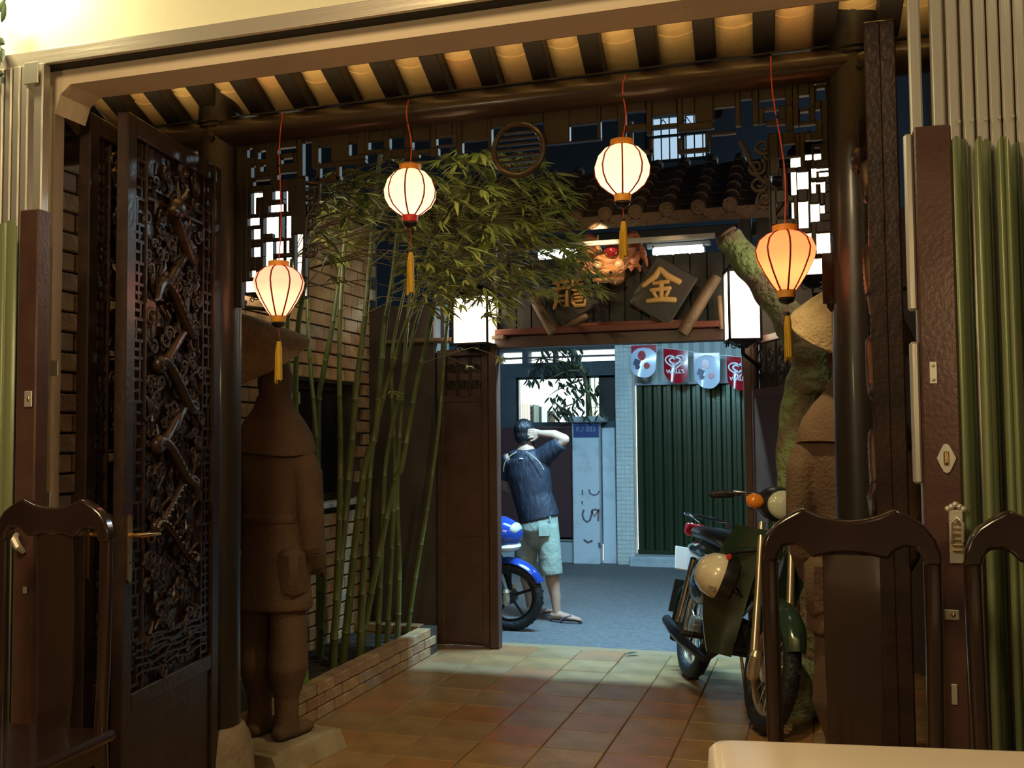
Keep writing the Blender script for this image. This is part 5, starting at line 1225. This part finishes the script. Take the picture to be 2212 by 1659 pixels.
s.tube([(.005, 0, .93), (.0, 0, .88), (.0, 0, .80), (.005, .01, .72)], [(.165, .128), (.172, .135), (.18, .14), (.15, .11)], 24, side=(1, 0, 0), round_=True)
s.tube([(.07, -.005, .82), (.095, -.015, .62), (.115, -.02, .405)], [.108, .104, .100], 18)
s.tube([(-.09, .02, .82), (-.135, .055, .62), (-.155, .085, .43)], [.108, .104, .100], 18)
remesh(obj('shorts', s, T['shorts'], man), .010, 4)
obj('back_pocket', MB().cbox((.085, -.137, .80), (.10, .012, .11), .004, Euler((math.radians(-4), 0, math.radians(20)))), T['shorts'], man)
obj('belt_loop', MB().cbox((.135, -.118, .89), (.014, .012, .055), .003, Euler((0, 0, math.radians(40)))), T['shorts'], man)
for (x, y, a) in ((.24, -.022, -8), (-.065, .215, 60)):
    R = M.Rotation(math.radians(a), 4, 'Z'); c4 = M.Translation((x, y, 0)) @ R
    pl = [(.155*math.cos(q)*(1 if math.cos(q) > 0 else .9), (.050+.010*math.cos(q))*math.sin(q)) for q in [2*math.pi*i/28 for i in range(28)]]
    fm = MB().add([c4 @ V((p[0], p[1], 0.0)) for p in pl]+[c4 @ V((p[0], p[1], .019)) for p in pl], [tuple(range(27, -1, -1)), tuple(range(28, 56))]+[(i, (i+1) % 28, (i+1) % 28+28, i+28) for i in range(28)])
    fo = obj('flip_flop', fm, T['sole'], man, bev=.003)
    for sg in (-1, 1): obj('strap', MB().tube([c4 @ V(p) for p in ((.085, 0, .02), (.055, sg*.030, .066), (-.01, sg*.052, .045), (-.03, sg*.050, .016))], .0075, 8), T['sole'], fo)
man.location = (mp.x, mY, -.03)

# ================================================================== ACROSS THE STREET
YH = 12.5
def hx_(px, y=850): return PY(px, y, YH).x
def hz_(py, px=1250): return PY(px, py, YH).z
XA, XB = hx_(1040), hx_(1338)
wx0, wx1, wz0, wz1 = hx_(1114), hx_(1336), hz_(911), hz_(812)
sz = [hz_(781), hz_(770), hz_(767.5), hz_(755)]
h = MB(); top = hz_(746)
h.box2((XA-3, YH, -.1), (wx0, YH+.18, sz[0])).box2((wx0, YH, .2), (wx1+.01, YH+.1, wz0)).box2((wx0, YH, wz1), (wx1+.01, YH+.18, sz[0])).box2((wx1, YH, wz0), (XB, YH+.18, sz[0]))
h.box2((XA-3, YH, sz[1]), (XB, YH+.18, sz[2])).box2((XA-3, YH, sz[3]), (XB, YH+.18, top+.05)).box2((XA-3, YH, sz[0]), (hx_(1080), YH+.18, sz[3]))
for a, b_ in ((1129, 1141), (1196, 1200), (1234, 1239), (1330, 1340)): h.box2((hx_(a), YH-.01, sz[0]), (hx_(b_), YH+.19, sz[3]))
struct('wall_house', h, T['housewall'], 'dark house front across the street with window and lit vent slots', 'wall', smooth=False)
struct('wall_upper_house', MB().box2((-9, YH+.1, top+.05), (-2.04, YH+.3, 7)).box2((-1.30, YH+.1, top+.05), (5, YH+.3, 7)).box2((-2.04, YH+.1, top+.05), (-1.30, YH+.3, 5.06)).box2((-2.04, YH+.1, 5.68), (-1.30, YH+.3, 7)).box2((-9, YH+.1, -.1), (XA-2.9, YH+.3, top+.1)), T['bluewall'], 'dim blue-grey upper storey of the house across the street', 'wall', smooth=False)
# lit room behind the window
r = MB(); RX0, RX1, RY1 = -5.2, XB+.6, 16.0
r.box2((RX0, RY1, -.1), (RX1, RY1+.1, 3.4)).box2((RX0-.1, YH+.2, -.1), (RX0, RY1, 3.4)).box2((RX1, YH+.2, -.1), (RX1+.1, RY1, 3.4)).box2((RX0, YH+.2, 3.3), (RX1, RY1, 3.4)).box2((RX0, YH+.2, -.15), (RX1, RY1, -.05))
struct('wall_room', r, T['roomw'], 'white walls of the brightly lit room behind the window', 'wall', smooth=False)
light('room_lamp_light', 'AREA', ((RX0+RX1)/2, 14.2, 3.25), 190, (.88, .97, 1), 1.6, (0, 0, -1))
rp = lambda px, py, y: PY(px, py, y)
def board(name, r_, y, m, lab, cat, th=.04, parent=None):
    a, b_ = PY(r_[0], r_[3], y), PY(r_[2], r_[1], y); mb = MB().cbox(((a.x+b_.x)/2, y, (a.z+b_.z)/2), (abs(b_.x-a.x), th, abs(b_.z-a.z)), .006)
    o = obj(name, mb, T[m], parent, smooth=False)
    if lab: tag(o, lab, cat)
    return o
d_ = board('door_5', (1160, 874, 1188, 1000), 15.9, 'mint', 'mint green door at the back of the lit room', 'door'); d_['kind'] = 'structure'
board('door_panel', (1163, 878, 1170, 960), 15.86, 'lacquer', None, None, .03, d_)
ct = thing('curtain', 'cream curtain hanging at the left of the lit room', 'curtain', PY(1132, 900, 15.0)); mm = MB(); A_, B_ = PY(1120, 866, 15), PY(1146, 960, 15); n = 24
F_ = [V((A_.x+(B_.x-A_.x)*i/n, 15+.03*math.sin(i*1.7), z)) for z in (B_.z, A_.z) for i in range(n+1)]
mm.add(F_+[p+V((0, .01, 0)) for p in F_], [(i, i+1, n+2+i, n+1+i) for i in range(n)]+[(2*n+2+i, 3*n+3+i, 3*n+4+i, 2*n+3+i) for i in range(n)]); obj('drape', mm, T['curtain'], ct)
bs = thing('open_shelf', 'dark slatted shelf unit in the lit room behind the man', 'shelf', PY(1152, 960, 15.6))
for px in (1146.5, 1158): board('shelf_side', (px-1, 874, px+1, 960), 15.6, 'lacquer', None, None, .3, bs)
for k in range(7): board('shelf_board', (1147, 878+9*k, 1158, 880+9*k), 15.6, 'lacquer', None, None, .28, bs)
cb = thing('tall_cabinet', 'narrow dark cabinet standing right of the mint door', 'cabinet', PY(1194, 960, 15.5)); board('cabinet_body', (1188, 888, 1200, 990), 15.5, 'lacquer', None, None, .3, cb); board('cabinet_door', (1189, 890, 1199, 988), 15.33, 'beam', None, None, .02, cb)
tag(board('wall_picture', (1119, 882, 1129, 898), 15.85, 'greywall', None, None, .03), 'small grey framed picture low on the left of the lit room', 'picture')
board('red_box', (1222, 903, 1230, 911), 12.75, 'red', 'small red box on the window ledge beside the pillar', 'box', .08)
w_ = struct('window_2', MB().box2((hx_(1264), YH+.02, wz0), (hx_(1273), YH+.12, wz1)).box2((hx_(1293), YH+.02, wz0), (hx_(1331), YH+.10, wz1)).box2((wx0, YH+.02, wz0), (wx0+.035, YH+.1, wz1)).box2((wx0, YH+.02, wz1-.03), (wx1, YH+.1, wz1)), T['lacquer'], 'wide ground floor window with dark frame showing the lit room', 'window', smooth=False)
for px in (1283,): obj('window_bar', MB().box2((hx_(px-.6), YH+.05, wz0), (hx_(px+.6), YH+.07, wz1)), T['iron'], w_, smooth=False)
for py in (855, 880): obj('window_bar', MB().box2((hx_(1273), YH+.05, hz_(py+.6)), (hx_(1293), YH+.07, hz_(py-.6))), T['iron'], w_, smooth=False)
obj('window_pane', MB().box2((hx_(1273), YH+.075, wz0), (hx_(1293), YH+.08, wz1)), glass('pale_green_glass', (.85, .92, .8)), w_, smooth=False)
obj('window_pane', MB().box2((wx0+.03, YH+.075, wz0), (hx_(1264), YH+.08, wz1)), glass('clear_glass', (.97, 1, 1), .03, .05), w_, smooth=False)
# upper window
a, b_ = PY(1398, 341, YH+.2), PY(1528, 246, YH+.2)
w3 = struct('window_3', MB().box2((-2.04, YH+.24, 5.06), (-1.30, YH+.25, 5.68)), T['winE'], 'upper floor window glowing pale blue behind iron bars', 'window', smooth=False)
for k in range(7): obj('window_bar', MB().box2((-2.04+.105*k+.04, YH+.08, 5.06), (-2.04+.105*k+.055, YH+.095, 5.68)), T['iron'], w3, smooth=False)
for z in (5.06, 5.38, 5.66): obj('window_rail', MB().box2((-2.06, YH+.06, z), (-1.28, YH+.10, z+.03)), T['iron'], w3, smooth=False)
for s in (0, 1):
    for q in (-1, 1): obj('diamond_bar', MB().tube([(-1.86+.3*s+q*.0, YH+.085, 5.62), (-1.86+.3*s+q*.07, YH+.085, 5.5)], .006, 6), T['iron'], w3)
for x in (-2.045, -1.31, -1.62): obj('window_frame', MB().box2((x-.02, YH+.07, 5.04), (x+.03, YH+.2, 5.7)), T['lacquer'], w3, smooth=False)
# maroon yard gate, pillars, tile column, shutter
yg = thing('yard_gate', 'dark maroon sheet gate under the lit window behind the man', 'gate', (hx_(1160), YH-.08, 0))
gx = [hx_(1060), hx_(1155), hx_(1246)]
for i in range(2): obj('gate_sheet', MB().cbox(((gx[i]+gx[i+1])/2, YH-.08, (hz_(1160)+hz_(922))/2), (gx[i+1]-gx[i]-.015, .04, hz_(922)-hz_(1160)), .005), T['maroon'], yg, smooth=False)
obj('gate_strip', MB().cbox(((gx[1]+gx[2])/2, YH-.10, hz_(1166)), (gx[2]-gx[1]-.01, .03, .022), .004), T['steel'], yg, smooth=False, label='bright metal strip')
struct('kerb', MB().box2((XA-3, YH-.12, -.1), (hx_(1246), YH, hz_(1170))), T['greywall'], 'grey plinth under the maroon yard gate', 'kerb', smooth=False)
def col(name, x0, x1, ytop, m, lab, cap=None, y=YH-.16, d=.2):
    t = thing(name, lab, 'pillar', ((hx_(x0)+hx_(x1))/2, y, -.03)); zt = hz_(ytop, x0)
    obj('shaft', MB().cbox(((hx_(x0, 1050)+hx_(x1, 1050))/2, y, (zt-.03)/2), (hx_(x1)-hx_(x0), d, zt+.03), .012), T[m], t, smooth=False)
    if cap: obj('cap', MB().cbox(((hx_(x0)+hx_(x1))/2+.01, y-.02, zt+.03), (hx_(x1)-hx_(x0)+.12, d+.12, .075), .012), T['greywall'], t, smooth=False)
    return t
cp = col('gate_pillar', 1247, 1303, 912, 'whitewash' if 'whitewash' in T else 'whitewall', 'whitewashed gate pillar with blue number plaque and spray-painted marks', True)
col('gate_pillar', 1307, 1334, 924, 'whitewall', 'narrow whitewashed pillar between the plaque pillar and the tiled column', False, YH-.06)
tc = col('tiled_column', 1339, 1376, 740, 'wtile', 'column of glossy white tiles left of the green shutter', False, YH-.10, .24)
wt_ = mesh('wall_tile', MB().cbox((0, 0, 0), (.050, .014, .050), .005), False); wt_.materials.append(T['wtile'])
xa_, xb_ = hx_(1339, 1050), hx_(1376, 1050); nc = 4; wc = (xb_-xa_)/nc
for i in range(nc):
    for k in range(50):
        z_ = .03+.0545*k
        if z_ < hz_(745, 1339): piece('wall_tile', wt_, tc, (xa_+wc*(i+.5), YH-.222, z_), (random.uniform(-.09, .09), 0, random.uniform(-.09, .09)), (wc/.0545, 1, 1))
yq = YH-.262
pz0, pz1 = hz_(945), hz_(915); px0, px1 = hx_(1248), hx_(1302)
pq = obj('number_plaque', MB().cbox(((px0+px1)/2, yq, (pz0+pz1)/2), (px1-px0, .012, pz1-pz0), .003), T['plaque'], cp, smooth=False, label='blue number plaque')
text('plaque_lettering', 'P.7 033', T['plaquetx'], pq, ((px0+px1)/2, yq-.007, (pz0+pz1)/2+.01), .085, .002, .001)
def spray(pts, w, m): obj('spray_mark', MB().ribbon([(PY(x, y, yq).x, PY(x, y, yq).z) for x, y in pts], w*1.5, yq+.003, .004), T[m], cp, smooth=False)
spray([(1272, 1057), (1275, 1066), (1282, 1070), (1290, 1068), (1295, 1061)], .012, 'spray')
spray([(1258, 1058), (1258, 1069)], .012, 'spray'); spray([(1257, 1082), (1258, 1090)], .012, 'spray')
spray([(1261, 1101), (1258, 1112), (1261, 1122), (1268, 1128), (1274, 1124), (1278, 1112), (1279, 1102)], .016, 'spray'); spray([(1279, 1102), (1287, 1100), (1293, 1104), (1292, 1126)], .016, 'spray2'); spray([(1278, 1104), (1284, 1116), (1294, 1100)], .013, 'spray2')
spray([(1261, 1166), (1270, 1172), (1280, 1168)], .018, 'spray'); spray([(1294, 1172), (1296, 1184)], .02, 'spray')
sh = thing('roller_shutter', 'dark green corrugated metal shutter across the street', 'shutter', (hx_(1490), YH, .1))
s0, s1 = hx_(1376, 1000), hx_(1720, 1000); ns = 16; ws = (s1-s0)/ns
for i in range(ns):
    x = s0+ws*i; m_ = MB(); pf = [(0, .0), (.18, .0), (.30, -.06), (.68, -.06), (.84, 0), (1.0, 0)]
    F_ = [V((x+ws*u, YH+.02+y, z)) for z in (.10, hz_(800, 1480)) for u, y in pf]
    m_.add(F_+[p+V((0, .008, 0)) for p in F_], [(k, k+1, k+7, k+6) for k in range(5)]+[(k+12, k+18, k+19, k+13) for k in range(5)])
    obj('shutter_slat', m_, T['shutter'], sh, smooth=False)
obj('shutter_rail', MB().cbox(((s0+s1)/2, YH, .12), (s1-s0, .06, .06), .006), T['shutter'], sh, smooth=False)
struct('step', MB().cbox(((s0+s1)/2-.02, YH-.12, .02), (s1-s0+.1, .34, .14), .02), T['greywall'], 'low pale concrete step under the green shutter', 'step', smooth=False)
aw = thing('awning', 'pale corrugated sheet awning above the green shutter', 'awning', (hx_(1490), YH-.3, hz_(800, 1480)))
n = 60; F_ = []; za, zb = hz_(832, 1480)+.02, hz_(720, 1480)
for z, y in ((za, YH-.10), (zb, YH-.05)): F_ += [V((s0+(s1-s0)*i/n, y+.02*math.sin(i*2*math.pi/4), z)) for i in range(n+1)]
m_ = MB().add(F_+[p+V((0, .006, 0)) for p in F_], [(i, i+1, n+2+i, n+1+i) for i in range(n)]+[(2*n+2+i, 3*n+3+i, 3*n+4+i, 2*n+3+i) for i in range(n)]); obj('sheet', m_, T['awning'], aw)
obj('awning_rail', MB().cbox(((s0+s1)/2, YH-.09, za), (s1-s0, .05, .03), .004), T['greywall'], aw, smooth=False)
# bunting
YB = 12.0
def bp_(px, py): return PY(px, py, YB)
st_ = [(1340, 741), (1363, 743), (1391, 747), (1419, 750), (1433, 752), (1460, 755), (1486, 758), (1498, 761), (1527, 764), (1555, 767), (1569, 768), (1597, 771), (1624, 774), (1720, 780)]
tag(obj('bunting_string', MB().tube([bp_(*p) for p in st_], .004, 6), T['white']), 'string carrying the ice cream flags before the shutter', 'string')
def flag(x0, x1, y0, y1, kind, lab, skew=0):
    A_ = bp_(x0, y0); B_ = bp_(x1, y0+6); t = thing('pennant_flag', lab, 'flag', (A_+B_)/2, 'ice cream flags on the string')
    w = B_.x-A_.x; hgt = A_.z-bp_(x0, y1).z; n = 12; m_ = MB(); rows = 9; F_ = []
    cx = (A_.x+B_.x)/2; zt_ = (A_.z+B_.z)/2
    def surf(u, v):  # u -1..1, v 0..1 down
        vv = v*(1-.24*max(0, v-.6)/.4*abs(u)**2.5); return V((cx+u*w/2*(1-.06*v)+skew*v, YB-.03*math.cos(u*1.4)*min(1, 2.5*v)-.002+.02*v*math.sin(u*3), zt_-hgt*vv+(.5*u)*(B_.z-A_.z)))
    for j in range(rows+1):
        for i in range(n+1): F_.append(surf(-1+2*i/n, j/rows))
    N_ = len(F_); fs = []
    for j in range(rows):
        for i in range(n): k = j*(n+1)+i; fs += [(k, k+1, k+n+2, k+n+1), (N_+k, N_+k+n+1, N_+k+n+2, N_+k+1)]
    m_.add(F_+[p+V((0, .003, 0)) for p in F_], fs)
    o = obj('cloth', m_, T['flagr' if kind == 'r' else 'flagw'], t)
    def disc(u, v, ru, m, sq=1, nn=16, name='print', rot=0):
        c = surf(u, v); pl = [(ru*math.cos(2*math.pi*i/nn+rot), ru*sq*math.sin(2*math.pi*i/nn+rot)) for i in range(nn)]
        obj(name, MB().prism(pl, -.010, -.004, M.Translation(c)), T[m], t, smooth=False)
    if kind == 'r':
        def heart(s, cx_, cz_): return [(cx_+s*1.25*(16*math.sin(q)**3)/16, cz_+s*(13*math.cos(q)-5*math.cos(2*q)-2*math.cos(3*q)-math.cos(4*q))/16) for q in [2*math.pi*i/36 for i in range(37)]]
        c = surf(0, .36); hm = MB()
        hm.ribbon(heart(.095, 0, 0), .016, 0, .004); hm.ribbon(heart(.052, -.004, .004)[4:36], .020, 0, .004); hm.ribbon([(.062, -.02), (.085, .0), (.098, .03), (.09, .055)], .012, 0, .004)
        obj('heart_logo', hm.xf(M.Translation(c+V((0, -.014, 0)))), T['flagp'], t, smooth=False)
        text('lettering', "WALL'S", T['flagp'], t, surf(0, .66)+V((0, -.014, 0)), .066, .002, .0015, sx=1.0)
    else:
        bm2 = MB()
        band = [(-w/2*.97, .005), (w/2*.97, .005), (w/2*.96, -.10), (w/2*.75, -.06), (w/2*.45, -.03), (0, -.02), (-w/2*.45, -.03), (-w/2*.75, -.06), (-w/2*.96, -.10)]
        obj('red_band', MB().prism(band, -.012, -.006, M.Translation(surf(0, .0)+V((0, -.004, 0)))), T['flagr'], t, smooth=False)
        disc(-.10, .32, .048, 'flagr', 1.25, 14, 'berry_print'); disc(-.45, .56, .055, 'flagb', 1, 4, 'chocolate_print', .4); disc(.32, .62, .038, 'flagr', 1, 12, 'berry_print'); disc(-.38, .70, .034, 'flagb', 1, 5, 'chocolate_print', .2)
    return t
flag(1363, 1419, 744, 812, 'w', 'white flag with berry print, leftmost on the string beside the tiled column', -.02)
flag(1433, 1486, 752, 825, 'r', "red flag with white heart logo and lettering, hanging whole between two white flags")
flag(1498, 1555, 761, 836, 'w', 'white flag with berry print hanging between the two red flags')
flag(1569, 1624, 768, 840, 'r', 'red flag with white heart logo, half hidden by the open gate leaf')
# street tree in front of the lit window
sp_ = lambda px, py, y=12.05: PY(px, py, y)
tt = thing('street_tree', 'small dark leafy tree silhouetted against the lit window', 'tree', (sp_(1280, 900, 12.47).x, 12.47, -.03))
obj('trunk', MB().tube(smooth_path([V((sp_(1280, 900, 12.47).x, 12.47, 0)), sp_(1280, 1050, 12.47), sp_(1278, 915, 12.47), sp_(1270, 850, 12.3), sp_(1258, 800), sp_(1240, 755)], 3), [.022]*9+[.026, .028, .028, .026, .025, .024, .02], 10), T['bark'], tt)
for pl in ([(1258, 820), (1230, 830), (1205, 842), (1185, 855)], [(1262, 850), (1240, 872), (1215, 880), (1192, 888)], [(1250, 790), (1210, 780), (1170, 775), (1140, 780)], [(1262, 840), (1285, 855), (1290, 880)], [(1255, 800), (1225, 800), (1200, 812), (1175, 822)]):
    obj('branch', MB().tube([sp_(*p) for p in pl], [.014, .011, .008, .004], 6), T['bark'], tt)
lm = MB(); A_ = []
for u, w in ((0, .05), (.15, .6), (.4, 1), (.7, .75), (1, .03)): A_.append([V((u, -w*.2, -.25*u*u-.03*w)), V((u, 0, -.25*u*u)), V((u, w*.2, -.25*u*u-.03*w))])
lm.add([p for r_ in A_ for p in r_], [(3*i+j, 3*i+j+1, 3*i+j+4, 3*i+j+3) for i in range(4) for j in range(2)])
lme = mesh('leaf', lm, True, 80); lme.materials.append(T['treeleaf'])
TREG = [((1165, 748, 1255, 792), 70), ((1140, 785, 1275, 830), 80), ((1200, 820, 1275, 905), 95), ((1182, 852, 1240, 895), 35), ((1275, 815, 1300, 895), 20)]
base = V(WL[tt.name])
for (x0_, y0_, x1_, y1_), n in TREG:
    for k in range(n):
        p = sp_(random.uniform(x0_, x1_), random.uniform(y0_, y1_), random.uniform(11.85, 12.3)); a = random.uniform(-.6, 3.8)
        mm = leafm(p-base, V((math.cos(a)*.8, random.uniform(-.5, .5), -.75)), V((0, -.5, 1)), random.uniform(.075, .125), 1)
        o = bpy.data.objects.new('leaf', lme); COL.objects.link(o); o.parent = tt; o.matrix_local = mm
# added cold street light: area fill outside the gate, two unseen pole lamps
light('street_fill_light', 'AREA', (-1.4, 7.5, 3.0), 130, COLD, .9, (0, .45, -1), sizey=.05)
light('street_fill_light', 'POINT', (1.6, 9.6, 4.6), 150, (.60, .86, 1), .12)
light('street_fill_light', 'POINT', (-7.6, 9.3, 4.8), 90, (.60, .86, 1), .12)
for p in ((1.6, 9.6, 4.6), (-7.6, 9.3, 4.8)):  # poles and heads made up for the two added lamps
    t = thing('added_street_lamp', 'added street lamp on a pole %s of the gate, outside the frame' % ('right' if p[0] > 0 else 'left'), 'lamp', (p[0], p[1], -.03))
    obj('pole', MB().tube([(p[0], p[1]+.35, -.03), (p[0], p[1]+.35, 4.9), (p[0], p[1]+.1, 5.0), (p[0], p[1], 4.95)], .04, 10), T['greyboard'], t)
    obj('lamp_head', MB().lathe([(.15, 4.8), (.14, 4.9), (.04, 4.97)], 16, (p[0], p[1], 0)), T['greyboard'], t)

q = PG(1366, 1416, 0); m_ = MB(); c4 = M.Translation(q+V((0, 0, .012))) @ M.Rotation(.6, 4, 'Z')
m_.add([c4 @ V(p) for p in ((-.05, 0, 0), (-.02, -.018, .006), (-.02, .018, .010), (.02, -.020, .010), (.02, .020, .004), (.05, 0, .008), (0, 0, .016), (-.09, .005, .002))], [(0, 1, 6), (0, 6, 2), (1, 3, 6), (6, 4, 2), (3, 5, 6), (6, 5, 4), (0, 7, 1)])
tag(obj('fallen_leaf', m_, T['treeleaf']), 'small dark fallen leaf lying on the tiles before the gate', 'leaf')
